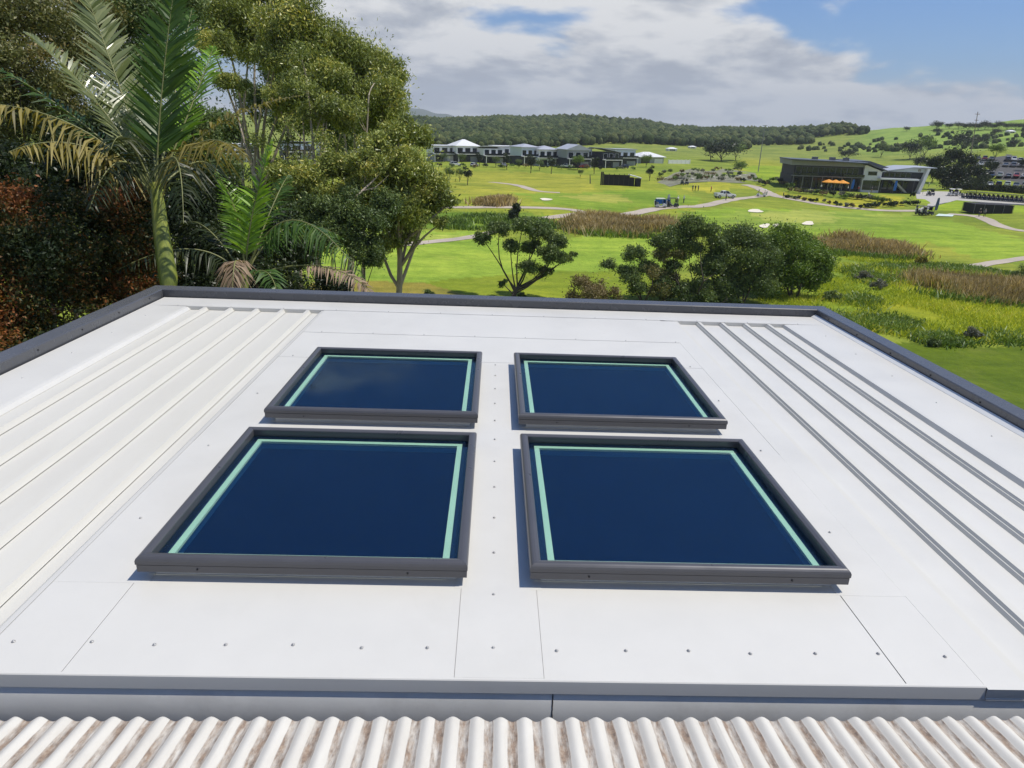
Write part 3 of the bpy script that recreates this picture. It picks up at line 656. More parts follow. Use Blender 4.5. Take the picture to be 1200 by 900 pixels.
# --- olive trees filling the top left
lobed_tree('olive_leaf_tree', 'brown tinged olive green tree filling the top left corner', gbase(30, 20),
    plobes([(-30, 30, 60, .8, 0), (35, 20, 55, .75, 1), (80, 55, 42, .8, 2), (20, 85, 50, .8, -1), (-40, 110, 60, .8, 0), (75, 105, 40, .8, 1), (35, 140, 45, .8, 0), (110, 20, 40, .8, 3), (-20, 170, 50, .8, 0)], 20),
    0.2, M['leaf_olive'], M['bark_dark'], 80000, 0.11, 0.38, 13, 0.3, 'leafy trees at the left', fork=0.4, stems=2)
lobed_tree('olive_leaf_tree', 'darker leafy tree behind the large palm crown', gbase(150, 24),
    plobes([(140, 10, 44, .8, 0), (185, 30, 44, .8, 1), (220, 10, 34, .8, 2), (150, 80, 46, .8, 0), (205, 90, 40, .8, -1), (125, 140, 44, .8, 0), (225, 150, 40, .8, 0), (180, 160, 44, .8, 0), (245, 195, 36, .8, 0)], 24),
    0.2, M['leaf_wattle'], M['bark_dark'], 56000, 0.125, 0.38, 12, 0.3, 'leafy trees at the left', fork=0.4, stems=2)

# --- red-tipped hedge shrubs close to the roof
def redtint(P, T):
    n = np.sin(P[:, 0]*3.1+1)+np.sin(P[:, 2]*4.3)+np.sin(P[:, 1]*3.7+P[:, 0]*2)
    return np.clip(T*0.78+0.15*n+0.03, 0, 1)
def shrub(name, label, base, lobes, leafm, n, L_, wr, k=10, group=None, cat='shrub', tintf=None, droop=0.0, stems=4, tr=0.05, shell=0.3, frac=(0.36, 0.55)):
    return lobed_tree(name, label, base, lobes, tr, leafm, M['bark_dark'], n, L_, wr, k, droop, group, cat=cat, stems=stems, tintf=tintf, shell=shell, frac=frac, fork=0.5, spread=0.25)
shrub('red_tipped_shrub', 'lilly pilly shrub with red and orange leaf tips at the far left beyond the roof', gbase(20, 9.6),
    plobes([(-60, 270, 80, .9, 0), (10, 265, 62, .85, 0), (60, 300, 60, .9, -.2), (-10, 340, 75, .9, -.3), (20, 235, 40, .8, .3), (70, 350, 60, .9, -.2), (-90, 360, 80, .9, -.5), (20, 420, 70, .9, -.4)], 9.6),
    M['leaf_red'], 42000, 0.058, 0.48, 11, 'red tipped hedge', tintf=redtint)
shrub('red_tipped_shrub', 'lilly pilly shrub with rusty red tips just left of the green palm shaft', gbase(120, 10.4),
    plobes([(95, 255, 50, .85, 0), (145, 245, 45, .8, .2), (120, 300, 55, .9, 0), (165, 300, 45, .9, .4), (100, 345, 55, .9, 0), (160, 350, 50, .9, .3)], 10.4),
    M['leaf_red'], 26000, 0.058, 0.48, 11, 'red tipped hedge', tintf=lambda P, T: redtint(P, T)*0.86)
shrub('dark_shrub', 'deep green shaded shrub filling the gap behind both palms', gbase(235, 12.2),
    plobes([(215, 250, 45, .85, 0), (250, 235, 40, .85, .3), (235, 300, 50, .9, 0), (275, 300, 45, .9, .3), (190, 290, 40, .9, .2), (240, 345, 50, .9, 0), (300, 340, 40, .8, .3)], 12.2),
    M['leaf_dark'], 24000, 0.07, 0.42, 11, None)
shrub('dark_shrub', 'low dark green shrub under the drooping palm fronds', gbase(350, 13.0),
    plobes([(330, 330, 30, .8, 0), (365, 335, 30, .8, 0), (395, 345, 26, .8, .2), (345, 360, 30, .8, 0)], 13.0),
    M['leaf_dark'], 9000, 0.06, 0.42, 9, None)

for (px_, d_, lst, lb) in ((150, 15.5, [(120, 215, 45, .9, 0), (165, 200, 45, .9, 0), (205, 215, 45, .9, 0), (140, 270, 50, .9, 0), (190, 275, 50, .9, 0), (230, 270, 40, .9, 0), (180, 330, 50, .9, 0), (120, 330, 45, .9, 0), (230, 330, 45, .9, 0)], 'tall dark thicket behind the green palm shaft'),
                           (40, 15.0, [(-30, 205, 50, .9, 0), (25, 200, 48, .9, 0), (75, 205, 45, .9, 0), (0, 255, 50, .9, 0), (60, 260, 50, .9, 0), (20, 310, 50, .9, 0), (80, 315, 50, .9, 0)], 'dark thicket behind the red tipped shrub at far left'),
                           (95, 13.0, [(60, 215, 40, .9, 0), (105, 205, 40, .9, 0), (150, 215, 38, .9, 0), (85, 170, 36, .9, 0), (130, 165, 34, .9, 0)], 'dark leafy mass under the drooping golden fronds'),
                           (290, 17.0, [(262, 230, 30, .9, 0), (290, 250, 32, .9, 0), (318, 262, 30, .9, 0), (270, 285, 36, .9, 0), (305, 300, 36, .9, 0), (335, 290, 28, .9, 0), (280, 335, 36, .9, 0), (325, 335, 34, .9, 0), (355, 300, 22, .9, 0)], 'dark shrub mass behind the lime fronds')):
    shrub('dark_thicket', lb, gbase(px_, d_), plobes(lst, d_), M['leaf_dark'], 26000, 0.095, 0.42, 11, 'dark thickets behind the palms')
# --- palms
def frond(parent, pts, half, leafm, n=46, lift=0.25, sweep=0.75, droop=0.15, taper=0.25, wid=0.034, org=None, stalk=0.18, one_side=0, jitter=0.12, rad=0.018):
    """A feather frond: a curved stalk with rows of strap leaflets. pts in world coordinates."""
    P = [np.asarray(p, float)-org for p in pts]
    t = np.linspace(0, 1, 26); B = np.array([(1-a)**2*P[0]+2*(1-a)*a*(2*P[1]-0.5*(P[0]+P[2]))+a*a*P[2] for a in t])
    D = np.gradient(B, axis=0); D /= np.linalg.norm(D, axis=1)[:, None]
    mb = MB().tube(list(B), list(np.linspace(rad, 0.003, 26)), 5)
    V = []; T = []
    upv = np.array([0, 0, 1.0]); toc = -ray(600, 300)*0.0
    base_t = rng.uniform(-0.1, 0.1)
    for i in range(n):
        a = stalk+(1-stalk)*(i+0.5)/n; k = a*25; j = min(int(k), 24); f = k-j
        p = B[j]*(1-f)+B[j+1]*f; d = D[j]*(1-f)+D[j+1]*f; d /= np.linalg.norm(d)
        side = np.cross(d, upv); 
        if np.linalg.norm(side) < 0.35: side = side+np.array([0.5, 0.1, 0])
        side /= np.linalg.norm(side); nrm = np.cross(side, d)
        ln = half*(math.sin(math.pi*min(1, (0.16+0.84*(i+0.5)/n)**0.8))**0.55*(1-taper)+taper*(1-i/n))*rng.uniform(0.72, 1.1)
        for sgn in (-1, 1):
            if rng.uniform() < 0.07: continue
            if one_side and sgn != one_side and rng.uniform() < 0.6: continue
            q = side*sgn*1.0+d*sweep+nrm*lift+rng.normal(size=3)*jitter; q /= np.linalg.norm(q)
            w = wid*rng.uniform(0.7, 1.15); c = np.cross(q, nrm); c /= (np.linalg.norm(c)+1e-6); c = c*0.85+nrm*rng.normal()*0.35
            m1 = p+q*ln*0.45-upv*droop*ln*0.18; e = p+q*ln*0.98-upv*droop*ln*(0.9+0.5*rng.uniform())
            V += [p-c*w*0.2, p+c*w*0.2, m1+c*w*0.55, m1-c*w*0.55, e]
            T += [np.clip(rng.uniform(0.25, 0.8)+base_t, 0, 1)]*5
    V = np.array(V); nl = len(V)//5
    me0 = mb.mesh('frond', [M['rachis']])
    o = link_mesh('frond', me0, None, parent)
    idx = np.arange(nl)[:, None]*5
    quads = (idx+np.array([[0, 1, 2, 3]])); tris = idx+np.array([[3, 2, 4]])
    flat = np.concatenate([quads.ravel(), tris.ravel()]); st = np.concatenate([np.arange(nl)*4, nl*4+np.arange(nl)*3])
    me = np_mesh('leaflets', V, flat, st, leafm, np.array(T)); link_mesh('leaflets', me, None, o)
    return o
def palm(name, label, foot, stem_pts, stem_r, shaft_pts, shaft_r, fronds, group):
    foot = np.asarray(foot, float); root = empty(name, foot, 0, label, 'palm', group)
    MB().tube([p-foot for p in stem_pts], stem_r, 14).build('trunk', M['palm_trunk'], root)
    if shaft_pts: MB().tube([p-foot for p in shaft_pts], shaft_r, 14).build('crownshaft', M['crownshaft'], root)
    for fr in fronds:
        a, mid, e, half, mt, kw = fr
        frond(root, [W(*a), W(*mid), W(*e)], half, M[mt], org=foot, **kw)
    return root
D1 = 9.6
ft = gbase(200, D1)
palm('feather_palm', 'large palm with smooth green crownshaft and feathery fronds rising past the top edge', ft,
    [ft-np.array([0, 0, .2]), W(204, 420, D1), W(198, 336, D1)], [0.16, 0.125, 0.118],
    [W(198, 337, D1), W(197, 325, D1), W(193, 300, D1), W(188, 265, D1), W(185, 238, D1), W(182, 215, D1)], [0.104, 0.124, 0.116, 0.102, 0.090, 0.074],
    [((183, 225, D1), (190, 105, D1-.2), (206, -25, D1-.3), 0.78, 'frond_green', dict(n=76, lift=0.1, sweep=0.95, droop=0.08, jitter=0.10, wid=0.056)),
     ((180, 222, D1), (136, 90, D1+.2), (92, -30, D1+.1), 0.72, 'frond_pale', dict(n=70, lift=0.2, sweep=1.0, droop=0.08, jitter=0.10, wid=0.052)),
     ((178, 222, D1), (112, 118, D1-.1), (28, 38, D1-.4), 0.62, 'frond_pale', dict(n=60, lift=0.45, sweep=0.7, droop=0.12, wid=0.042)),
     ((178, 222, D1), (88, 138, D1-.2), (-20, 70, D1-.6), 0.60, 'frond_green', dict(n=44, lift=0.2, droop=0.35)),
     ((177, 224, D1), (92, 150, D1-.5), (-30, 120, D1-1.1), 0.72, 'frond_gold', dict(n=46, lift=-0.1, droop=0.55, sweep=0.3, jitter=0.16)),
     ((177, 226, D1), (100, 172, D1-.6), (10, 178, D1-1.2), 0.62, 'frond_gold', dict(n=40, lift=-0.1, droop=0.6, sweep=0.3, jitter=0.2)),
     ((186, 224, D1), (250, 150, D1-.2), (352, 112, D1-.1), 0.52, 'frond_gold', dict(n=46, lift=0.35, droop=0.45, sweep=0.45, jitter=0.2)),
     ((186, 224, D1), (232, 168, D1-.7), (288, 182, D1-1.3), 0.55, 'frond_gold', dict(n=38, lift=0.0, droop=0.8, sweep=0.2, jitter=0.2)),
     ((185, 222, D1), (226, 120, D1+.4), (250, 55, D1+.7), 0.62, 'frond_lime', dict(n=54, lift=0.3, droop=0.15)),
     ((184, 222, D1), (205, 110, D1+.7), (225, 10, D1+1.4), 0.62, 'frond_green', dict(n=60, lift=0.3, droop=0.1, wid=0.045)),
     ((182, 226, D1), (205, 185, D1-.9), (215, 262, D1-1.5), 0.5, 'frond_shaded', dict(n=36, lift=0.0, droop=0.8, sweep=0.2, jitter=0.2)),
     ((180, 226, D1), (140, 190, D1-.5), (105, 245, D1-.9), 0.55, 'frond_shaded', dict(n=36, lift=0.0, droop=0.8, sweep=0.2, jitter=0.2)),
     ((180, 224, D1), (150, 165, D1-.5), (130, 175, D1-1.5), 0.55, 'frond_shaded', dict(n=40, lift=0.0, droop=0.6, sweep=0.3)),
     ((182, 224, D1), (175, 160, D1+.9), (150, 130, D1+1.9), 0.6, 'frond_shaded', dict(n=40, lift=0.2, droop=0.3)),
     ((184, 224, D1), (240, 190, D1+.7), (262, 240, D1+1.3), 0.55, 'frond_shaded', dict(n=38, lift=0.0, droop=0.7, sweep=0.2)),
    ], 'palms beyond the roof')
D2 = 10.9
ft = gbase(286, D2)
palm('young_palm', 'smaller palm with upright lime fronds and a long drooping frond to the right', ft,
    [ft-np.array([0, 0, .2]), W(286, 420, D2), W(285, 345, D2)], [0.11, 0.085, 0.08],
    [W(285, 347, D2), W(286, 330, D2), W(288, 312, D2)], [0.082, 0.078, 0.05],
    [((288, 325, D2), (296, 250, D2-.2), (320, 163, D2-.3), 0.52, 'frond_lime', dict(n=66, lift=0.25, sweep=0.75, droop=0.15, jitter=0.10, wid=0.036)),
     ((286, 325, D2), (278, 255, D2-.1), (252, 198, D2-.2), 0.44, 'frond_lime', dict(n=58, lift=0.25, sweep=0.7, droop=0.18, jitter=0.10, wid=0.034)),
     ((288, 325, D2), (318, 245, D2+.3), (338, 205, D2+.8), 0.46, 'frond_green', dict(n=44, lift=0.2, droop=0.3)),
     ((288, 322, D2), (345, 258, D2-.2), (428, 330, D2-.4), 0.56, 'frond_green', dict(n=54, lift=0.0, sweep=0.25, droop=0.75, wid=0.032)),
     ((288, 322, D2), (340, 266, D2+.5), (402, 280, D2+1.2), 0.5, 'frond_green', dict(n=44, lift=0.1, sweep=0.3, droop=0.6)),
     ((286, 326, D2), (225, 292, D2-.3), (135, 318, D2-.9), 0.5, 'frond_shaded', dict(n=40, lift=0.0, sweep=0.3, droop=0.7)),
     ((286, 326, D2), (245, 270, D2+.3), (215, 262, D2+.8), 0.48, 'frond_shaded', dict(n=40, lift=0.1, droop=0.5)),
     ((288, 326, D2), (375, 312, D2-.4), (440, 348, D2-.8), 0.36, 'frond_dead', dict(n=40, lift=0.0, sweep=0.6, droop=0.35, stalk=0.4)),
     ((283, 330, D2), (276, 306, D2-.9), (272, 350, D2-1.3), 0.46, 'frond_dead', dict(n=34, lift=0.0, sweep=1.1, droop=0.6, stalk=0.25, jitter=0.22)),
     ((286, 328, D2), (310, 318, D2-.9), (325, 345, D2-1.5), 0.4, 'frond_green', dict(n=30, lift=0.2, sweep=0.9, droop=0.4)),
    ], 'palms beyond the roof')

# --- trees between the roof and the fairway
p0 = G(600, 352); d0 = dist(p0)
lobed_tree('wattle_tree', 'open umbrella shaped tree with dark forked trunk on the near fairway', p0,
    plobes([(585, 268, 17, .55, 0), (567, 280, 15, .5, 1), (612, 266, 18, .55, -1), (635, 272, 19, .6, 1), (655, 283, 16, .6, 0), (622, 290, 16, .5, 1.5), (645, 300, 20, .5, -1), (598, 288, 14, .5, -1), (662, 302, 11, .5, 0), (618, 312, 15, .45, 0), (640, 318, 14, .4, 1), (590, 332, 7, .6, 0), (672, 298, 6, .5, 0)], d0),
    0.30, M['leaf_wattle'], M['bark_dark'], 30000, 0.23, 0.34, 14, 0.1, None, frac=(0.28, 0.46), fork=0.28, stems=2, spread=0.25)
p1 = G(603, 262)
lobed_tree('round_tree', 'small dense rounded tree just behind the umbrella shaped tree', p1, plobes([(603, 250, 7, 1.0, 0), (604, 244, 6, 1.0, 0), (601, 256, 6, 1, 0)], dist(p1)), 0.2, M['leaf_dark'], M['bark_dark'], 3500, 0.3, 0.5, 8, 0.0)
p1 = G(690, 356); d1 = dist(p1)
shrub('rusty_shrub', 'rounded rusty brown shrub beside the parapet, right of the umbrella shaped tree', p1, plobes([(680, 336, 17, .9, 0), (704, 340, 16, .9, .5), (690, 348, 20, .9, 0), (715, 345, 14, .8, 0), (672, 350, 12, .8, 0)], d1), M['leaf_brown'], 9000, 0.17, 0.5, 9)
p1 = G(752, 354); d1 = dist(p1)
lobed_tree('scrub_tree', 'sparse leaning tree with thin bare stems, left end of the dark thicket', p1,
    plobes([(742, 296, 11, .7, 0), (735, 322, 12, .6, 0), (755, 315, 12, .6, .5), (748, 335, 12, .6, 0), (770, 285, 9, .6, .5), (715, 310, 8, .6, 0), (775, 330, 10, .6, 0)], d1, 1.3),
    0.17, M['leaf_wattle'], M['bark_dark'], 14000, 0.22, 0.36, 11, 0.2, 'trees of the dark thicket', stems=3, fork=0.5, spread=0.7)
p1 = G(805, 356); d1 = dist(p1)
lobed_tree('scrub_tree', 'taller sparse tree with many thin stems and layered top, in the dark thicket', p1,
    plobes([(812, 262, 14, .7, 0), (798, 275, 13, .6, .5), (825, 270, 13, .6, -.5), (785, 285, 11, .6, 0), (838, 285, 13, .6, 0), (810, 290, 14, .6, .5), (840, 305, 12, .6, 0), (790, 312, 10, .6, 0), (820, 318, 13, .6, 0), (800, 338, 12, .6, 0)], d1, 1.3),
    0.22, M['leaf_wattle'], M['bark_dark'], 30000, 0.22, 0.36, 12, 0.2, 'trees of the dark thicket', stems=4, fork=0.5, spread=0.9)
p1 = G(868, 357); d1 = dist(p1)
lobed_tree('scrub_tree', 'dense dark green bushy tree in the middle of the thicket', p1,
    plobes([(862, 280, 17, .8, 0), (882, 288, 18, .8, .5), (852, 302, 16, .8, 0), (875, 312, 20, .8, 0), (895, 305, 16, .8, -.5), (860, 328, 18, .8, .5), (885, 335, 20, .8, 0), (850, 342, 14, .8, 0)], d1, 1.3),
    0.2, M['leaf_wattle'], M['bark_dark'], 36000, 0.23, 0.38, 12, 0.1, 'trees of the dark thicket', stems=4, fork=0.5, spread=0.7)
p1 = G(930, 350); d1 = dist(p1)
lobed_tree('scrub_tree', 'broad rounded leafy tree at the right end of the thicket', p1,
    plobes([(918, 276, 16, .8, 0), (940, 284, 17, .8, .5), (905, 295, 17, .8, 0), (955, 302, 17, .8, 0), (930, 305, 20, .8, -1), (965, 320, 12, .8, 0), (915, 322, 18, .8, 0), (945, 328, 16, .8, 0), (898, 338, 14, .8, 0)], d1, 1.3),
    0.24, M['leaf_green'], M['bark_dark'], 42000, 0.24, 0.38, 12, 0.1, 'trees of the dark thicket', stems=3, fork=0.5, spread=0.7)
p1 = G(778, 355); d1 = dist(p1)
lobed_tree('scrub_tree', 'slender olive tree with bare stems between the leaning tree and the layered one', p1,
    plobes([(775, 300, 12, .6, 0), (765, 318, 13, .6, 0), (785, 325, 13, .6, .5), (772, 340, 14, .6, 0), (795, 300, 10, .6, 0)], d1, 1.1),
    0.15, M['leaf_olive'], M['bark_dark'], 12000, 0.22, 0.36, 11, 0.2, 'trees of the dark thicket', stems=4, fork=0.6, spread=0.8)
p1 = G(838, 358); d1 = dist(p1)
lobed_tree('scrub_tree', 'dark bushy tree filling the foot of the thicket below the layered tree', p1,
    plobes([(835, 310, 15, .7, 0), (820, 335, 15, .7, 0), (845, 335, 16, .7, .5), (830, 350, 16, .7, 0), (808, 348, 13, .7, 0)], d1, 1.1),
    0.16, M['leaf_wattle'], M['bark_dark'], 16000, 0.22, 0.36, 11, 0.2, 'trees of the dark thicket', stems=4, fork=0.5, spread=0.8)
for px_, py_, r_, lb in ((503, 344, 7, 'tiny green bush poking over the parapet on the near fairway'), (612, 346, 5, 'tiny dark bush at the foot of the umbrella shaped tree'), (1030, 332, 9, 'low grey green bush in the wild grass right of the thicket'), (1012, 322, 9, 'low greyish bush nearest the right end of the thicket'),
                     (975, 345, 10, 'low leafy bush at the foot of the broad rounded tree'), (1198, 318, 11, 'dark bush at the right edge by the short path'), (1095, 400, 8, 'small dark bush on the edge of the near lawn'), (1140, 390, 9, 'grey twiggy bush on the edge of the near lawn'), (860, 352, 8, 'low bush under the thicket'), (780, 345, 9, 'low olive bush among the thin stems'),
                     (1080, 305, 7, 'yellow flowering bush beside the reeds at the right'), (1062, 297, 7, 'second yellow flowering bush near the fairway edge')):
    p1 = G(px_, py_+r_*0.8); d1 = dist(p1)
    lm = M['leaf_gold'] if 'yellow' in lb else M['leaf_grey'] if 'grey' in lb else M['leaf_wattle']
    shrub('low_bush', lb, p1, plobes([(px_, py_, r_*0.8, .8, 0), (px_-r_*.6, py_+r_*.3, r_*.6, .8, 0), (px_+r_*.6, py_+r_*.3, r_*.6, .8, 0)], d1), lm, 1800, 0.16 if d1 < 90 else 0.26, 0.45, 7, 'low bushes in the rough', tr=0.03, stems=3)

# --- reeds, long grass, creepers
def blades(name, label, polys, n, h, mt, wid, lean=0.35, tint=None, keep=None):
    V = []; T = []
    areas = []
    for poly in polys:
        P = np.array(poly); x, y = P[:, 0], P[:, 1]; areas.append(abs(np.dot(x, np.roll(y, 1))-np.dot(y, np.roll(x, 1)))/2)
    areas = np.array(areas)/sum(areas); pts = []
    for poly, a in zip(polys, areas):
        P = np.array(poly); lo, hi = P.min(0), P.max(0); need = int(n*a); got = []
        while sum(len(g) for g in got) < need:
            q = rng.uniform(lo, hi, (need*2, 2)); k = in_poly(q[:, 0], q[:, 1], poly)
            cl = np.sin(q[:, 0]*0.9+1)+np.sin(q[:, 1]*0.7)+np.sin((q[:, 0]+q[:, 1])*0.37)+rng.normal(0, 0.7, len(q)); k &= cl > (keep if keep is not None else -9)
            got.append(q[k])
        pts.append(np.concatenate(got)[:need])
    q = np.concatenate(pts); n = len(q); q = q+rng.normal(0, 1, q.shape)*h*0.8; z = terr(q[:, 0], q[:, 1]); b0 = np.stack([q[:, 0], q[:, 1], z], 1)
    cl = 0.5+0.25*np.sin(q[:, 0]*0.45+0.3)+0.25*np.sin(q[:, 1]*0.6+q[:, 0]*0.2)
    hh = h*rng.uniform(0.5, 1.2, n)*(0.6+0.6*cl); a = rng.uniform(0, 2*math.pi, n); side = np.stack([np.cos(a), np.sin(a), 0*a], 1)
    tip = b0+np.stack([rng.normal(0, lean, n), rng.normal(0, lean, n), np.ones(n)], 1)*hh[:, None]
    mid = b0*0.45+tip*0.55+np.stack([0*a, 0*a, 0.08*hh], 1)
    Vv = np.stack([b0-side*wid*0.5, b0+side*wid*0.5, mid+side*wid*0.5, mid-side*wid*0.5, tip], 1).reshape(-1, 3)
    idx = np.arange(n)[:, None]*5
    flat = np.concatenate([(idx+np.array([[0, 1, 2, 3]])).ravel(), (idx+np.array([[3, 2, 4]])).ravel()])
    st = np.concatenate([np.arange(n)*4, n*4+np.arange(n)*3])
    t = np.clip(rng.uniform(0, 1, n)*0.7+0.3*cl, 0, 1)
    o = link_mesh(name, np_mesh(name, Vv, flat, st, mt, np.repeat(t, 5)), None); tag(o, label, kind='stuff'); return o
blades('reeds', 'dry brown reeds along the pond in the middle of the course', [gpoly([(655, 262), (690, 256), (740, 257), (772, 261), (790, 268), (770, 277), (720, 276), (680, 273)])], 9000, 1.5, M['reed'], 0.16, keep=0.0)
blades('reeds', 'dry brown reeds beside the upper cart path', [gpoly([(550, 239), (570, 236), (600, 235.5), (604, 239), (580, 241)])], 3500, 1.4, M['reed'], 0.22, keep=0.0)
blades('reeds', 'dry reeds in a strip right of the thicket below the fairway', [gpoly([(955, 285), (985, 279), (1015, 283), (1050, 292), (1078, 301), (1060, 304), (1010, 300), (965, 294)])], 9000, 1.3, M['reed'], 0.13, keep=0.0)
blades('reeds', 'tall dry reeds at the right edge above the near lawn', [gpoly([(1068, 338), (1085, 325), (1110, 322), (1140, 330), (1200, 336), (1240, 342), (1240, 360), (1160, 354), (1100, 348)])], 14000, 1.35, M['reed'], 0.075, keep=0.0)
blades('reed_grass', 'green rushes mixed through the brown reeds of the course', [gpoly([(655, 264), (690, 260), (740, 261), (772, 264), (790, 270), (770, 279), (720, 278), (680, 275)]), gpoly([(955, 288), (985, 283), (1015, 287), (1050, 296), (1078, 304), (1060, 307), (1010, 303), (965, 297)]), gpoly([(1068, 342), (1085, 330), (1110, 328), (1140, 336), (1240, 347), (1240, 364), (1160, 358), (1100, 352)])], 16000, 0.9, M['leaf_green'], 0.12, 0.5, keep=-0.2)
blades('long_grass', 'uncut lime green grass on the wild slope right of the roof', [gpoly([(890, 352), (960, 330), (1000, 302), (1100, 308), (1240, 345), (1240, 400), (1070, 402), (960, 372)])], 52000, 0.42, M['grass_blade'], 0.05, 0.6, keep=-0.5)
blades('ground_cover', 'dark weedy ground cover between the wild grass and reeds', [gpoly([(985, 318), (1040, 308), (1130, 312), (1240, 330), (1240, 345), (1120, 322), (1060, 330), (1010, 345)]), gpoly([(940, 366), (1010, 345), (1080, 375), (1060, 396), (1020, 398)]), gpoly([(1040, 398), (1130, 390), (1250, 392), (1250, 404), (1100, 406)])], 22000, 0.5, M['leaf_green'], 0.10, 0.7, keep=0.35)
blades('pond_weeds', 'green scrub and rushes left of the umbrella shaped tree', [gpoly([(500, 258), (560, 252), (640, 258), (660, 268), (580, 270), (520, 268)])], 6000, 0.9, M['leaf_green'], 0.16, 0.5, keep=0.2)
# ------------------------------------------------------------------ the white roof in the foreground
def roof_world(x, y, z):
    return CAM + ROOF_ROT @ np.array([x, y, z-HR])
def roof_matrix(x, y, z):
    p = roof_world(x, y, z); mm = Matrix.Identity(4)
    for i in range(3):
        for j in range(3): mm[i][j] = ROOF_ROT[i][j]
        mm[i][3] = p[i]
    return mm
house = bpy.data.objects.new('house', None); col.objects.link(house); house.matrix_world = roof_matrix(0, 0, 0)
tag(house, 'house in the foreground with a white metal roof, charcoal parapet capping and four skylights', 'house')
XL, XR, Y0, Y1 = -3.62, 3.66, 1.885, 7.46
PAN = -0.036
# skylight openings cut through the roof deck
SKW = 1.366
SKX = [-1.440, 0.187]; SKY = [2.418, 4.070]
def slab_with_holes(name, x0, x1, y0, y1, z0, z1, holes, mt, parent):
    xs = sorted({x0, x1, *[h[0] for h in holes], *[h[1] for h in holes]}); ys = sorted({y0, y1, *[h[2] for h in holes], *[h[3] for h in holes]})
    xs = [x for x in xs if x0 <= x <= x1]; ys = [y for y in ys if y0 <= y <= y1]; b_ = MB()
    for i in range(len(xs)-1):
        for j in range(len(ys)-1):
            cx, cy = (xs[i]+xs[i+1])/2, (ys[j]+ys[j+1])/2
            if any(h[0] < cx < h[1] and h[2] < cy < h[3] for h in holes): continue
            b_.add([(xs[i], ys[j], z1), (xs[i+1], ys[j], z1), (xs[i+1], ys[j+1], z1), (xs[i], ys[j+1], z1)], [(0, 1, 2, 3)])
            b_.add([(xs[i], ys[j], z0), (xs[i+1], ys[j], z0), (xs[i+1], ys[j+1], z0), (xs[i], ys[j+1], z0)], [(0, 3, 2, 1)])
    for (x, ya, yb) in ((x0, y0, y1), (x1, y0, y1)): b_.add([(x, ya, z0), (x, yb, z0), (x, yb, z1), (x, ya, z1)], [(0, 1, 2, 3)])
    for (y, xa, xb) in ((y0, x0, x1), (y1, x0, x1)): b_.add([(xa, y, z0), (xb, y, z0), (xb, y, z1), (xa, y, z1)], [(0, 1, 2, 3)])
    return b_.build(name, mt, parent)
HOLES = [(x+0.055, x+SKW-0.055, y+0.055, y+SKW-0.055) for x in SKX for y in SKY]
slab_with_holes('roof_deck', XL+0.01, XR-0.01, 1.896, Y1-0.01, -0.16, PAN-0.004, HOLES, M['pan_white'], house)
RIB = [(-0.036, PAN), (-0.027, -0.018), (-0.0225, -0.0165), (-0.015, -0.001), (0.015, -0.001), (0.0225, -0.0165), (0.031, -0.031), (0.031, -0.0300), (0.036, -0.0310), (0.036, -0.0328), (0.022, -0.0328), (0.022, PAN)]
rib_l = [-3.01, -2.745, -2.475, -2.21, -1.945]; rib_r = [1.968, 2.219, 2.471, 2.722, 2.972]
rib_me = MB().prism(RIB, 'y', 1.880, 7.075).mesh('rib', M['pan_white'])
for x in rib_l+rib_r:
    o = link_mesh('rib', rib_me, None, house); o.location = (x, 0, 0)
edges = [-3.20]+rib_l+[-1.72]
for a, b_ in zip(edges[:-1], edges[1:]):
    lo = a+(0.0365 if a in rib_l else 0.0); hi = b_-(0.0365 if b_ in rib_l else 0.0)
    MB().prism([(lo, PAN), (lo+0.004, PAN+0.0015), (hi-0.004, PAN+0.0015), (hi, PAN), (hi, PAN-0.003), (lo, PAN-0.003)], 'y', 1.881, 7.073).build('roof_pan', M['pan_white'], house)
edges = [1.80]+rib_r+[3.14]
for a, b_ in zip(edges[:-1], edges[1:]):
    lo = a+(0.0365 if a in rib_r else 0.0); hi = b_-(0.0365 if b_ in rib_r else 0.0)
    MB().prism([(lo, PAN), (lo+0.004, PAN+0.0015), (hi-0.004, PAN+0.0015), (hi, PAN), (hi, PAN-0.003), (lo, PAN-0.003)], 'y', 1.881, 7.073).build('roof_pan', M['roof_white'], house)
# flat flashing sheets over the rib tops; 3 mm joints show between them
def sheet(x0, x1, y0, y1, z=0.0, mt='roof_white', t=0.0022, nm='flashing_sheet'):
    return MB().box(x0, x1, y0, y1, z-t, z).build(nm, M[mt], house)
cxl, cxr, cu, XS = -0.098, 0.216, 0.0512, 1.797
xa0, xa1, xb0, xb1 = SKX[0]+cu, SKX[0]+SKW-cu, SKX[1]+cu, SKX[1]+SKW-cu
sheet(-3.60, 3.64, 7.082, 7.44, 0.0035)                                         # far apron
MB().box(-3.2, -1.78, 7.0765, 7.0825, PAN, 0.0008).build('end_closure', M['roof_white'], house)
MB().box(1.85, 3.14, 7.0765, 7.0825, PAN, 0.0008).build('end_closure', M['roof_white'], house)
sheet(-1.772, XS, 6.235, 7.079, 0.0012)
sheet(-1.772, XS, 5.47, 6.233, -0.0006)
for (x0, x1) in ((-1.772, xa0), (xb1, XS)):
    sheet(x0, x1, 3.785, 5.468, -0.0012); sheet(x0, x1, 2.40, 3.782, 0.0004)
for (y0, y1, z) in ((3.79, 5.468, -0.0012), (2.40, 3.787, 0.0006)):
    sheet(xa1, xb0, y0, y1, z)
for x0, x1 in ((xa0+.0005, xa1-.0005), (xb0+.0005, xb1-.0005)):
    sheet(x0, x1, SKY[0]+SKW-cu, SKY[1]+cu, -0.002); sheet(x0, x1, SKY[1]+SKW-cu, 5.4695, -0.002); sheet(x0, x1, 2.4145, SKY[0]+cu, -0.001)
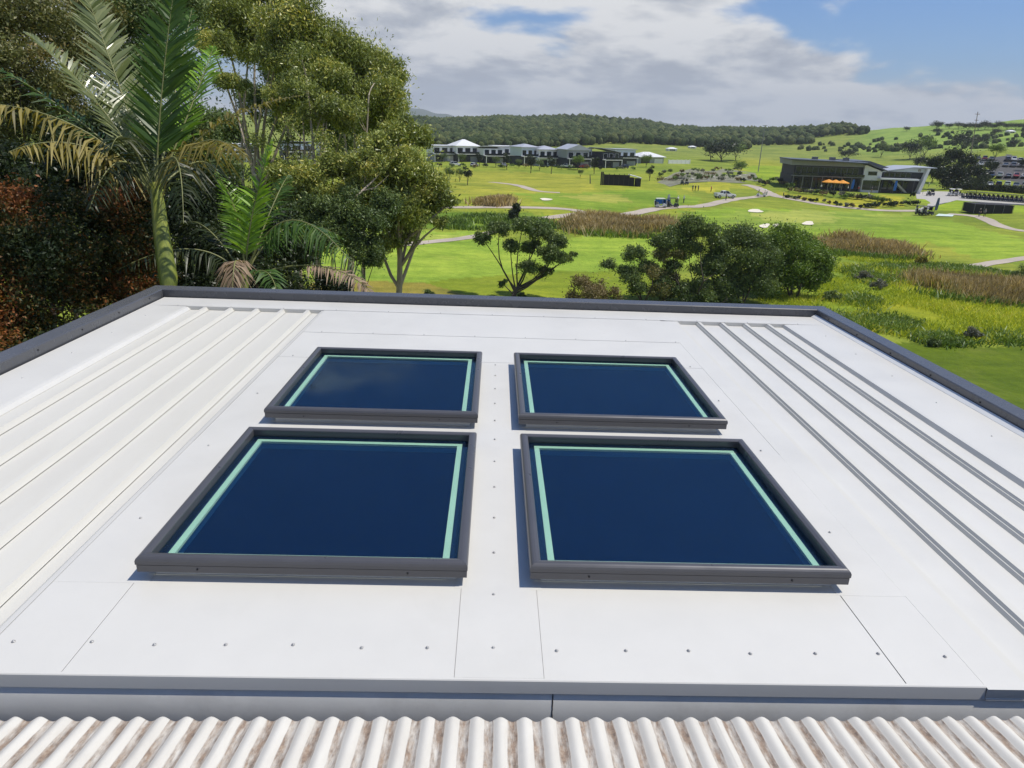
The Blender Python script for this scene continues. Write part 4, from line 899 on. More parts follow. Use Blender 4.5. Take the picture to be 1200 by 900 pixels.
sheet(-1.772, -1.447, 1.90, 2.41, -0.0002); sheet(-1.4445, cxl-.0015, 1.90, 2.414, 0.0); sheet(cxl, cxr, 1.90, 2.41, 0.0016); sheet(cxr+.0015, 1.511, 1.90, 2.414, 0.0); sheet(1.515, XS, 1.90, 2.41, -0.0002)
sheet(1.7985, 1.954, 1.879, 7.07, -0.0008)
# side flashings that dress up to the ribs
MB().prism([(-3.600, 0.004), (-3.22, 0.0), (-3.190, -0.006), (-3.165, -0.030), (-3.165, -0.034), (-3.23, -0.006), (-3.600, -0.002)], 'y', 1.881, 7.0795).build('side_flashing', M['roof_white'], house)
MB().prism([(3.640, 0.004), (3.165, 0.0), (3.142, -0.003), (3.130, -0.030), (3.128, -0.0345), (3.150, -0.0345), (3.175, -0.006), (3.640, -0.002)], 'y', 1.881, 7.0795).build('side_flashing', M['roof_white'], house)
MB().prism([(-1.775, 0.0), (-1.80, -0.004), (-1.835, -0.031), (-1.835, -0.034), (-1.79, -0.008), (-1.775, -0.004)], 'y', 1.881, 7.07).build('side_flashing', M['roof_white'], house)
# charcoal parapet capping: low box with a lip, mitred at the corners
CH, CWD = 0.088, 0.135
def cap_ring():
    def seg(p, q, nrm_in, name_mt):
        pass
    ox0, ox1, oy1 = XL-0.005, XR+0.005, Y1
    # left
    for (xa, sgn, nm) in ((XL, 1, 'left'), (XR, -1, 'right')):
        xi = xa; xo = xa-sgn*CWD
        prof = [(xi, -0.004), (xi, CH-0.008), (xi-sgn*0.008, CH), (xo+sgn*0.006, CH+0.012), (xo, CH+0.004), (xo, -0.16), (xo+sgn*0.02, -0.16), (xo+sgn*0.02, -0.004)]
        b_ = MB(); n = len(prof)
        ys0 = 1.3; v = [(x, ys0, z) for x, z in prof]+[(x, Y1+abs(x-xi), z) for x, z in prof]
        b_.add(v, [(i, (i+1) % n, n+(i+1) % n, n+i) for i in range(n)]+[tuple(range(n))[::-1], tuple(range(n, 2*n))])
        o_ = b_.build('parapet_cap', M['cap_grey'], house)
    prof = [(0, -0.004), (0, CH-0.008), (0.008, CH), (CWD-0.006, CH+0.012), (CWD, CH+0.004), (CWD, -0.16), (CWD-0.02, -0.16), (CWD-0.02, -0.004)]
    n = len(prof); b_ = MB()
    v = [(XL-u+0.001, Y1+u, z) for u, z in prof]+[(XR+u-0.001, Y1+u, z) for u, z in prof]
    b_.add(v, [(i, (i+1) % n, n+(i+1) % n, n+i) for i in range(n)]+[tuple(range(n))[::-1], tuple(range(n, 2*n))])
    b_.build('parapet_cap', M['cap_grey'], house)
cap_ring()
MB().prism([(XR-0.004, 0.004), (XR-0.004, 0.030), (XR-0.012, 0.032), (XR-0.055, 0.006), (XR-0.055, 0.004)], 'y', 1.9, Y1-0.004).build('cap_flashing', M['curb'], house)
for y in np.arange(2.2, 7.4, 0.62):
    for x in (XL+0.001, XR-0.001):
        o = MB().tube([(-0.004, 0, 0), (0.004, 0, 0)], 0.007, 8).build('rivet', M['seal'], house); o.location = (x, float(y), 0.052)
# screws
sm = MB().lathe([(0.0001, 0.0055), (0.0030, 0.0052), (0.0038, 0.0040), (0.0038, 0.0012), (0.0068, 0.0009), (0.0070, 0.0)], 10).mesh('screw', M['screw'])
spots = [(x, 2.045+0.006*math.sin(k*2.1)) for k, x in enumerate((-1.70, -1.444+0.02, -1.195, -0.941, -0.698, -0.446, -0.206, 0.037, 0.272, 0.531, 0.768, 0.998, 1.247, 1.49, 1.741))]
spots += [(0.037, y) for y in (2.364, 2.667, 2.971, 3.289, 3.599, 3.911, 4.214, 4.525, 4.83, 5.13, 5.40)]
spots += [(x, 6.25) for x in np.arange(-1.6, 1.8, 0.48)]+[(x, 7.095) for x in np.arange(-3.3, 3.4, 0.55)]
spots += [(-3.42, y) for y in np.arange(2.3, 7.2, 0.62)]+[(3.40, y) for y in np.arange(2.3, 7.2, 0.62)]+[(-1.66, y) for y in (2.9, 3.72, 4.6, 5.5)]+[(1.70, y) for y in (2.9, 3.84, 4.7, 5.5)]
for (x, y) in spots:
    o = link_mesh('screw', sm, None, house); o.location = (float(x), float(y), 0.0018 if y < 7 else 0.0038); o.rotation_euler = (0, 0, rng.uniform(0, 3))
# front lip and box gutter
MB().box(1.7985, 1.954, 1.8802, 1.8838, -0.048, -0.0032).build('end_closure', M['roof_white'], house)
MB().box(1.9545, 3.62, 1.8822, 1.8850, -0.060, -0.0405).build('front_lip', M['roof_white'], house)
MB().prism([(1.9005, 0.0012), (1.8915, 0.0012), (1.888, -0.002), (1.8795, -0.047), (1.8808, -0.047), (1.892, -0.003), (1.9005, -0.0012)], 'x', -4.2, 1.797).build('front_lip', M['roof_white'], house)
MB().prism([(1.8840, PAN-0.004), (1.8785, PAN-0.006), (1.8770, PAN-0.012), (1.8785, PAN-0.014), (1.8840, PAN-0.008)], 'x', 1.80, 3.64).build('front_lip', M['roof_white'], house)
gp = [(1.8898, -0.030)]+[(1.8896-0.034*(1-(1-t)**2), -0.046-0.155*t) for t in np.linspace(0, 1, 48)]+[(1.8545, -0.205), (1.8935, -0.15), (1.8935, -0.030)]
MB().prism(gp, 'x', -4.2, 3.9, sm=False).build('box_gutter', M['gutter'], house)
MB().prism([(1.857, -0.2010), (1.846, -0.222), (1.52, -0.23), (1.46, -0.12), (1.45, -0.12), (1.50, -0.24), (1.860, -0.24), (1.860, -0.2060)], 'x', -4.2, 3.9).build('gutter_sole', M['sole'], house)
jb = MB().box(0.2478, 0.2502, 1.880, 1.8890, -0.085, -0.050)
for k in range(9): 
    zz = -0.06-0.012*k; jb.tube([(0.249+rng.normal()*0.0006, 1.8896-0.034*(1-(1-min(1, (-zz-0.046)/0.155))**2), zz), (0.249+rng.normal()*0.0006, 1.8896-0.034*(1-(1-min(1, (-zz-0.034)/0.155))**2), zz-0.012)], 0.0016+0.001*rng.uniform(), 6)
jb.build('gutter_joint', M['sealant'], house)
# walls under the roof
wb = MB(); bottom = -8.2
for (x0, x1, y0, y1) in ((XL-0.10, XL+0.10, 1.6, Y1+0.1), (XR-0.10, XR+0.10, 1.6, Y1+0.1), (XL+0.101, XR-0.101, Y1-0.10, Y1+0.1)):
    wb.box(x0, x1, y0, y1, bottom, -0.161)
wb.build('wall', M['house_wall'], house)
MB().box(XL+0.102, XR-0.102, 1.60, Y1-0.102, -2.75, -2.70).build('room_floor', M['timber'], house)

# ------------------------------------------------------------------ skylights
sky_labels = {(0, 0): 'near left square skylight with dark blue glass and charcoal frame', (1, 0): 'near right square skylight with dark blue glass and charcoal frame',
              (0, 1): 'far left square skylight with dark blue glass, nearest the palms', (1, 1): 'far right square skylight with dark blue glass, nearest the right hand ribs'}
def rail(a, b_, inn, parent, seed):
    """one mitred frame rail from a to b (outer corners), inn = inward direction"""
    a = np.array(a); b_ = np.array(b_); d = (b_-a)/np.linalg.norm(b_-a); inn = np.array(inn, float)
    prof = [(0.003, 0.040), (0.003, 0.0715), (0.010, 0.0720), (0.010, 0.0750), (0.0, 0.0755), (0.0, 0.092), (0.004, 0.1015), (0.011, 0.107), (0.018, 0.1095), (0.028, 0.110), (0.043, 0.106), (0.046, 0.1015), (0.046, 0.0685), (0.042, 0.040)]
    n = len(prof); v = []
    for e, s_ in ((a, 1), (b_, -1)):
        for (u, z) in prof: p = e+inn*u+d*s_*(u+0.0004); v.append((p[0], p[1], z))
    fs = [(i, (i+1) % n, n+(i+1) % n, n+i) for i in range(n)]
    mb = MB(); mb.add(v, fs, 0, False); mb.add(v, [tuple(range(n))[::-1], tuple(range(n, 2*n))])
    o = mb.build('frame_rail', M['frame'], parent)
    sub = MB(); q = np.array([-0.0003, 0.0])
    p0, p1 = a-inn*0.0006+d*0.012, b_-inn*0.0006-d*0.012
    return o
for (i, j), lb in sky_labels.items():
    x0, y0 = SKX[i], SKY[j]; w = SKW
    root = bpy.data.objects.new('skylight', None); col.objects.link(root); root.matrix_world = roof_matrix(x0, y0, 0)
    tag(root, lb, 'skylight', 'skylights on the white roof')
    for a, b_, n_ in (((0, 0), (w, 0), (0, 1)), ((w, 0), (w, w), (-1, 0)), ((w, w), (0, w), (0, -1)), ((0, w), (0, 0), (1, 0))):
        rail(a, b_, n_, root, 0)
    # shadow gap between the two rail shells
    q = 0.0016
    sb = MB()
    for (xa, xb, ya, yb) in ((q, w-q, q, 0.02), (q, w-q, w-0.02, w-q), (q, 0.02, 0.021, w-0.021), (w-0.02, w-q, 0.021, w-0.021)): sb.box(xa, xb, ya, yb, 0.0725, 0.0752)
    c = 0.052; t = 0.012
    cb = MB()
    for (xa, xb, ya, yb) in ((c, w-c, c, c+t), (c, w-c, w-c-t, w-c), (c, c+t, c+t+.0005, w-c-t-.0005), (w-c-t, w-c, c+t+.0005, w-c-t-.0005)): cb.box(xa, xb, ya, yb, -0.16, 0.0405)
    cb.build('curb', M['curb'], root)
    # glass unit: outer pane, border, spacer, inner pane
    e = 0.0465; MB().box(e, w-e, e, w-e, 0.0630, 0.0675).build('glass_pane', M['pane_green'], root)
    fr = MB(); f0, f1 = 0.0465, 0.082
    for (xa, xb, ya, yb) in ((f0, w-f0, f0, f1), (f0, w-f0, w-f1, w-f0), (f0, f1, f1+.0005, w-f1-.0005), (w-f1, w-f0, f1+.0005, w-f1-.0005)): fr.box(xa, xb, ya, yb, 0.052, 0.0608)
    fr.build('glass_border', M['frit'], root)
    s0, s1 = 0.083, 0.112
    for (xa, xb, ya, yb) in ((s0, w-s0, s0, s1), (s0, w-s0, w-s1, w-s0), (s0, s1, s1+.0005, w-s1-.0005), (w-s1, w-s0, s1+.0005, w-s1-.0005)):
        MB().box(xa, xb, ya, yb, 0.048, 0.0604).build('spacer', M['spacer'], root)
    MB().box(e+.06, w-e-.06, e+.06, w-e-.06, 0.041, 0.045).build('inner_pane', M['pane_blue'], root)
    rb = MB(); r0, r1 = 0.066, 0.1115
    for (xa, xb, ya, yb) in ((r0, w-r0, r0, r1), (r0, w-r0, w-r1, w-r0), (r0, r1, r1+.0005, w-r1-.0005), (w-r1, w-r0, r1+.0005, w-r1-.0005)): rb.box(xa, xb, ya, yb, 0.0135, 0.0398)
    rb.build('reveal', M['reveal'], root)
    MB().box(r0, w-r0, r0, w-r0, 0.0, 0.0130).build('blind', M['blind'], root)
    for k in range(2):
        o = MB().tube([(0, -0.0012, 0), (0, 0.004, 0)], 0.004, 8).build('frame_screw', M['seal'], root); o.location = ((0.25, w-0.25)[k], 0.0, 0.057)

# ------------------------------------------------------------------ corrugated roof the picture is taken from
SL = R(10.2)
cor = empty('corrugated_roof', (0, 0, 0), 0, 'weathered white corrugated iron roof with brown silt in its flutes, along the bottom edge', 'roof')
edge = CAM + np.array([0.0, 1.665, -1.768])
rx = Matrix.Rotation(-0.010, 4, 'Y') @ Matrix.Rotation(-SL, 4, 'X'); cor.matrix_world = Matrix.Translation(Vector(edge)) @ Matrix.Rotation(-0.006, 4, 'Z') @ rx
def corr_sheet(nc=10.5, pitch=0.0762, L_=5.4, amp=0.0085):
    seg = 14; n = int(nc*seg); v = []; f = []
    ys = [0, -0.004, -0.02]+list(-np.linspace(0.15, L_, 14)); ny = len(ys)
    for lay, off in ((0, 0.0), (1, -0.0016)):
        for y in ys:
            for k in range(n+1):
                x = k/seg*pitch; a = 2*math.pi*k/seg
                v.append((x, y, amp*math.cos(a)*1.0+off))
    N = n+1
    for lay in range(2):
        b0 = lay*ny*N
        for j in range(ny-1):
            for k in range(n): f.append((b0+j*N+k, b0+j*N+k+1, b0+(j+1)*N+k+1, b0+(j+1)*N+k)[::-1 if lay == 0 else 1])
    top = len(f)
    for k in range(n): f.append((k, k+1, ny*N+k+1, ny*N+k))
    m_ = MB(); m_.add(v, f[:top], 0, True); m_.add(v, f[top:], 0, False)
    me = bpy.data.meshes.new('corrugated_sheet'); me.from_pydata(v, [], f); me.materials.append(M['corrugated'])
    me.polygons.foreach_set('use_smooth', [i < top for i in range(len(f))]); me.update(); return me
cme = corr_sheet()
for k in range(-5, 6):
    o = link_mesh('corrugated_sheet', cme, None, cor); o.location = (k*0.762-0.025, rng.uniform(-0.004, 0.004), 0.0007*((k+6) % 2))
MB().box(-3.9, 4.0, -5.3, -0.12, -2.6, -0.06).build('wall', M['house_wall'], cor)
# ------------------------------------------------------------------ small trees on the course and beyond
def row_phrase(k, n):
    return ('first', 'second', 'third', 'fourth', 'fifth', 'sixth', 'seventh', 'eighth', 'ninth', 'tenth', 'eleventh', 'twelfth', 'thirteenth', 'fourteenth', 'fifteenth', 'sixteenth', 'seventeenth', 'eighteenth', 'nineteenth', 'twentieth')[k]
def proto_tree(h, w, leafm, n, L_, kind):
    lobes = []
    for k in range(6):
        a = k*2.4+rng.uniform(0, 1); t = rng.uniform(0.3, 1.0)
        lobes.append((np.array([math.cos(a)*w*0.26, math.sin(a)*w*0.26, h*(0.42+0.42*t)]), w*rng.uniform(0.24, 0.34), 1.0 if kind == 'tall' else 0.8))
    r_ = lobed_tree('tree', 'x', (0, 0, 0), lobes, h*0.025, leafm, M['bark_dark'], n, L_, 0.45, 9, 0.1, twig=False, fork=0.35, frac=(0.5, 0.8))
    return r_
protos = {'round': proto_tree(6.0, 4.6, M['leaf_wattle'], 1500, 0.42, 'round'), 'tall': proto_tree(7.5, 3.6, M['leaf_dark'], 1500, 0.42, 'tall'), 'wide': proto_tree(6.5, 8.0, M['leaf_dark'], 2200, 0.5, 'round'), 'green': proto_tree(6.5, 6.5, M['leaf_green'], 2000, 0.46, 'round')}
used = set()
def put_tree(kind, px, py, hpx, label, group, name='small_tree', wide=1.0):
    p = G(px, py); d = dist(p); h0 = {'round': 6.0, 'tall': 7.5, 'wide': 6.5, 'green': 6.5}[kind]*0.98
    s = pxm(hpx, d)/h0
    if kind in used: o = copy_tree(protos[kind])
    else: o = protos[kind]; used.add(kind)
    o.name = name; o.location = tuple(p); o.scale = (s*wide, s*wide, s); o.rotation_euler = (0, 0, rng.uniform(0, 6.2)); tag(o, label, 'tree', group); return o
for px, py, h, k, lb in ((526, 214, 17, 'round', 'leftmost slim tree of the trio on the upper fairway'), (538.5, 213, 15, 'round', 'middle and smallest tree of the trio on the upper fairway'), (548, 217, 22, 'tall', 'tallest dark tree of the trio on the upper fairway'),
                     (521, 190, 10, 'round', 'bushy tree at the house row, furthest left clear of the eucalypts'), (541, 193, 12, 'round', 'bushy tree before the white hipped house'), (562, 195, 16, 'tall', 'slim tree before the house with a slanting white roof'), (581, 196, 12, 'round', 'round bush-like tree in front of the flat roofed white house'),
                     (594, 199, 19, 'tall', 'dark tree standing clear in front of the house row, left of centre'), (608, 197, 10, 'round', 'small tree by the blue grey hipped house'), (622, 203, 22, 'tall', 'dark tall tree in front of the blue grey hipped house'), (632, 200, 12, 'round', 'low tree between two dark trees at the house row'),
                     (646, 204, 21, 'tall', 'dark tall tree in front of the white two storey house'), (677, 199, 15, 'green', 'yellowish green tree before the gabled grey house'), (680, 208, 9, 'round', 'tiny tree on the fairway left of the dark screen'), (696, 204, 20, 'tall', 'dark tree before the black house'),
                     (712, 196, 12, 'round', 'small tree in front of the black skillion roofed house'), (757, 196, 13, 'green', 'leafy tree below the low white roofed house'), (761, 212, 18, 'tall', 'tree at the right of the dark screen on the fairway')):
    put_tree(k, px, py, h, lb, 'small trees below the house row')
for px, py, h, k, wd, lb in ((845, 189, 22, 'wide', 1.6, 'broad dense dark tree left of the tall steel pole'), (833, 188, 18, 'round', 1.3, 'rounded tree at the left flank of the broad dense tree'), (862, 188, 17, 'green', 1.2, 'leafy tree at the right flank of the broad dense tree'), (866, 206, 15, 'green', 1.1, 'grey green tree on the gravel bed'),
                         (992, 187, 11, 'wide', 1.5, 'low dark tree behind the clubhouse roof'), (1032, 184, 16, 'round', 1.0, 'single lollipop shaped tree behind the clubhouse'), (1066, 187, 20, 'wide', 1.0, 'spreading tree behind the right wing of the clubhouse'),
                         (1082, 186, 22, 'green', 1.0, 'leafy tree between clubhouse and great dark tree'), (1092, 214, 20, 'green', 1.0, 'bright yellow green tree tucked beside the clubhouse end wall'), (1165, 188, 17, 'green', 1.1, 'green tree standing in the car park'), (1144, 226, 18, 'wide', 0.8, 'dark tree at the left end of the clipped hedge'), (1076, 200, 16, 'wide', 0.8, 'dark bushy tree rising behind the clubhouse end wall'), (1158, 207, 18, 'wide', 0.8, 'dark tree between the great tree and the middle row of cars'), (1198, 200, 14, 'wide', 0.7, 'dark tree at the right edge beside parked cars'),
                         (1125, 180, 22, 'wide', 1.0, 'brownish tree behind the great dark tree'), (1150, 172, 12, 'wide', 1.2, 'low spreading tree left of the pasture, behind the car park'), (1188, 172, 8, 'wide', 1.3, 'low tree in the pasture above the car park')):
    put_tree(k, px, py, h, lb, 'trees around the clubhouse', 'park_tree', wd)
p1 = G(1118, 221); d1 = dist(p1)
lobed_tree('great_fig_tree', 'great dark spreading tree with layered boughs right of the clubhouse', p1,
    plobes([(1100, 190, 13, .6, 0), (1118, 184, 14, .6, 2), (1136, 188, 13, .6, 0), (1104, 203, 15, .55, -2), (1125, 201, 16, .55, -3), (1145, 202, 13, .55, 0), (1152, 213, 12, .6, 0), (1132, 215, 14, .55, -3), (1112, 214, 13, .55, -3), (1092, 200, 9, .6, 0)], d1),
    0.7, M['leaf_dark'], M['bark_dark'], 26000, 0.55, 0.45, 9, 0.1, None, fork=0.3, stems=2)
# ridge trees on the right, and single pasture trees
for k, (px, py, h, wd) in enumerate(((1097, 152, 9, 1.3), (1112, 151, 6, 1.5), (1123, 151, 7, 1.4), (1134, 153, 8, 1.6), (1146, 153, 8, 1.5), (1154, 152, 9, 1.3), (1163, 152, 6, 1.5), (1170, 151, 8, 1.2), (1180, 152, 7, 1.4), (1190, 152, 7, 1.5), (1199, 152, 7, 1.4), (1212, 152, 8, 1.4))):
    put_tree('wide', px, py, h, 'far tree in the ridge line at the right, %s' % ('standing apart at its left end' if k == 0 else row_phrase(k, 12)+' from the left'), 'trees on the ridge', 'ridge_tree', wd)
for px, py, h, lb in ((1098, 158, 7, 'lone dark bush high in the pasture below the ridge'), (1168, 158, 6, 'rounded bush in the open pasture right of the timber pole'), (1062, 154, 5, 'small tree at the left end of the far pasture')):
    put_tree('wide', px, py, h, lb, 'trees on the ridge', 'pasture_tree', 1.3)

# far woodland that reads as one mass
def build_forest():
    bm = bmesh.new(); bmesh.ops.create_icosphere(bm, subdivisions=1, radius=1.0)
    bv = np.array([v.co[:] for v in bm.verts]); bf = np.array([[v.index for v in f.verts] for f in bm.faces]); bm.free()
    a0, a1 = az_of(380), az_of(1110); n = 15000
    a = rng.uniform(a0, a1, n); r = 440*np.exp(rng.uniform(0, math.log(1450/440), n))
    x = r*np.sin(a); y = r*np.cos(a)
    nz = np.sin(x*0.011+1.3)+np.sin(y*0.008+0.4)+np.sin((x-y)*0.007)+0.6*np.sin(x*0.04+y*0.03)
    px = np.interp(a, [az_of(q) for q in range(380, 1120, 20)], range(380, 1120, 20))
    lo = np.interp(px, [380, 480, 560, 660, 740, 820, 900, 1000, 1090], [520, 520, 500, 560, 620, 640, 620, 600, 520])
    hi = np.interp(px, [380, 960, 1000, 1060, 1110], [1450, 1450, 900, 800, 700])
    clear = np.interp(px, [380, 480, 500, 560, 600, 720, 780, 860, 1000, 1040, 1110], [-0.3, -0.3, -0.2, -0.6, -0.9, -1.0, -1.0, -1.2, -1.1, 0.2, 0.9])
    k = (r > lo) & (r < hi) & (nz > clear); 
    hill = (np.abs(px-690) < 26) & (r > 1000); k &= ~hill | (rng.uniform(0, 1, n) < 0.3)
    x, y, r = x[k], y[k], r[k]; n = len(x); z = terr(x, y)
    s = rng.uniform(2.6, 5.2, n)*(0.8+0.3*r/1000)
    V = bv[None]*s[:, None, None]*rng.uniform(0.7, 1.25, (n, len(bv), 1)); V[:, :, 2] *= 0.95
    V += np.stack([x, y, z+s*0.9], 1)[:, None, :]
    fl = (bf[None]+(np.arange(n)*len(bv))[:, None, None]).ravel(); t = np.repeat(rng.uniform(0, 1, n), len(bv))
    o = link_mesh('far_woodland', np_mesh('far_woodland', V.reshape(-1, 3), fl, np.arange(n*len(bf))*3, M['forest'], t, True), None)
    tag(o, 'dark green woodland covering the low hills behind the house row', kind='stuff')
    # scattered scrub on the right-hand pasture
    n = 900; a = rng.uniform(az_of(930), az_of(1260), n); r = 330*np.exp(rng.uniform(0, math.log(900/330), n)); x = r*np.sin(a); y = r*np.cos(a)
    nz = np.sin(x*0.02+1)+np.sin(y*0.025)+np.sin((x+y)*0.013+2); k = (nz > 0.9) & (r > 420); x, y = x[k], y[k]; n = len(x); z = terr(x, y)
    s = rng.uniform(1.2, 2.8, n); V = bv[None]*s[:, None, None]*rng.uniform(0.7, 1.25, (n, len(bv), 1)); V += np.stack([x, y, z+s*0.5], 1)[:, None, :]
    fl = (bf[None]+(np.arange(n)*len(bv))[:, None, None]).ravel(); t = np.repeat(rng.uniform(0.3, 1, n), len(bv))
    o = link_mesh('pasture_scrub', np_mesh('pasture_scrub', V.reshape(-1, 3), fl, np.arange(n*len(bf))*3, M['forest'], t, True), None)
    tag(o, 'scattered green scrub on the far pasture behind the clubhouse', kind='stuff')
build_forest()

# ------------------------------------------------------------------ houses
def win(parent, x0, x1, z0, z1, y, frame=None):
    """window on the front plane y, facing -y"""
    o = MB().box(x0, x1, y-0.06, y+0.1, z0, z1).build('window', M['dark_glass'], parent)
    f = 0.07; b_ = MB()
    for (a, b2, c, d_) in ((x0-f, x1+f, z1, z1+f), (x0-f, x1+f, z0-f, z0), (x0-f, x0, z0, z1), (x1, x1+f, z0, z1)): b_.box(a, b2, y-0.09, y+0.05, c, d_)
    b_.build('window_frame', frame or M['white_paint'], o)
    n = max(1, int((x1-x0)/1.3)); 
    if n > 1:
        b_ = MB()
        for k in range(1, n): q = x0+(x1-x0)*k/n; b_.box(q-0.03, q+0.03, y-0.085, y, z0, z1)
        b_.build('mullion', frame or M['white_paint'], o)
    return o
def side_win(parent, x, y0, y1, z0, z1):
    o = MB().box(x-0.1, x+0.06, y0, y1, z0, z1).build('window', M['dark_glass'], parent); return o
def roof_shape(kind, x0, x1, y0, y1, z, h, ov=0.55, t=0.22):
    x0 -= ov; x1 += ov; y0 -= ov; y1 += ov; b_ = MB(); cx, cy = (x0+x1)/2, (y0+y1)/2
    if kind == 'hip':
        k = min((x1-x0), (y1-y0))/2*0.98
        if x1-x0 >= y1-y0: r0, r1 = (x0+k, cy), (x1-k, cy)
        else: r0, r1 = (cx, y0+k), (cx, y1-k)
        v = [(x0, y0, z), (x1, y0, z), (x1, y1, z), (x0, y1, z), (*r0, z+h), (*r1, z+h)]
        if x1-x0 >= y1-y0: f = [(0, 1, 5, 4), (1, 2, 5), (2, 3, 4, 5), (3, 0, 4)]
        else: f = [(0, 1, 4), (1, 2, 5, 4), (2, 3, 5), (3, 0, 4, 5)]
        b_.add(v, f+[(0, 3, 2, 1)]); b_.box(x0, x1, y0, y1, z-t, z-0.003)
    elif kind == 'gable':
        b_.prism([(x0, z-t), (x1, z-t), (x1, z), (cx, z+h), (x0, z)], 'y', y0, y1)
    elif kind == 'skillion':   # rises to the front
        b_.prism([(y0, z+h), (y1, z), (y1, z-t), (y0, z+h-t)], 'x', x0, x1)
    elif kind == 'skillion_side':
        b_.prism([(x0, z+h), (x1, z), (x1, z-t), (x0, z+h-t)], 'y', y0, y1)
    else:
        b_.box(x0, x1, y0, y1, z-t*0.3, z+t)
    return b_
ROWROT = R(24)
def row_house(name, label, pxc, pyb, wpx, lower, upper, roofm, roofk, up=(0.0, 1.0), dep=11.0, h1=3.0, h2=2.9, rh=1.6, balcony=True, roof_low=None, rot=ROWROT, one=False, setb=0.0, hs=1.0):
    p = G(pxc, pyb); d = dist(p); w = pxm(wpx, d)/math.cos(rot)*0.97; p = p+np.array([-math.sin(rot), math.cos(rot), 0])*setb; h1 *= hs; h2 *= hs; rot = rot+rng.uniform(-0.09, 0.09)
    root = empty(name, (p[0], p[1], p[2]), rot, label, 'house', 'houses behind the fairway')
    x0, x1 = -w/2, w/2
    wl = MB().box(x0, x1, 0, dep, -1.5, h1).build('wall', M[lower], root)
    # garage / glazed doors below
    gw = w*0.36
    win(root, x0+0.5, x0+0.5+gw, 0.15, 2.35, 0.0, M['dark_wall'])
    dr = MB().box(x1-0.6-gw, x1-0.6, -0.07, 0.08, 0.02, 2.3)
    dr.build('garage_door', M['grey_wall'] if lower == 'dark_wall' else M['white_paint'], root)
    if one:
        roof_shape(roofk, x0, x1, 0, dep, h1+0.22, rh, 0.9).build('roof', M[roofm], root); return root
    u0, u1 = x0+w*up[0], x0+w*up[1]
    ub = MB().box(u0, u1, 0.9, dep-0.2, h1+0.252, h1+0.25+h2); ub.build('upper_wall', M[upper], root)
    nw = 3 if (u1-u0) > 7 else 2; sw = (u1-u0)/nw
    for k in range(nw): win(root, u0+sw*k+sw*0.18, u0+sw*k+sw*0.82, h1+(0.4 if k == 0 else 1.05), h1+2.55, 0.9, M['white_paint'] if upper != 'white_wall' else M['grey_wall'])
    side_win(root, u1, 2.6, 4.4, h1+1.0, h1+2.4)
    roof_shape(roofk, u0, u1, 0.9, dep-0.2, h1+0.25+h2+0.22, rh).build('roof', M[roofm], root)
    if roof_low is not None: roof_shape('skillion', roof_low[0]*w+x0, roof_low[1]*w+x0, -1.6, 1.2, h1+roof_low[2], 0.5, 0.2).build('awning', M[roofm], root)
    if balcony:
        b_ = MB().box(x0, x1, -1.7, 0.88, h1-0.02, h1+0.248).build('balcony', M['white_paint'], root)
        bal = MB().box(x0, x1, -1.7, -1.64, h1+0.27, h1+1.15); bal.build('balustrade', M['dark_glass'], b_)
        for xx in (x0+0.15, x1-0.15): MB().box(xx-0.12, xx+0.12, -1.62, -1.38, -0.2, h1-0.03).build('post', M['white_paint'], root)
    return root
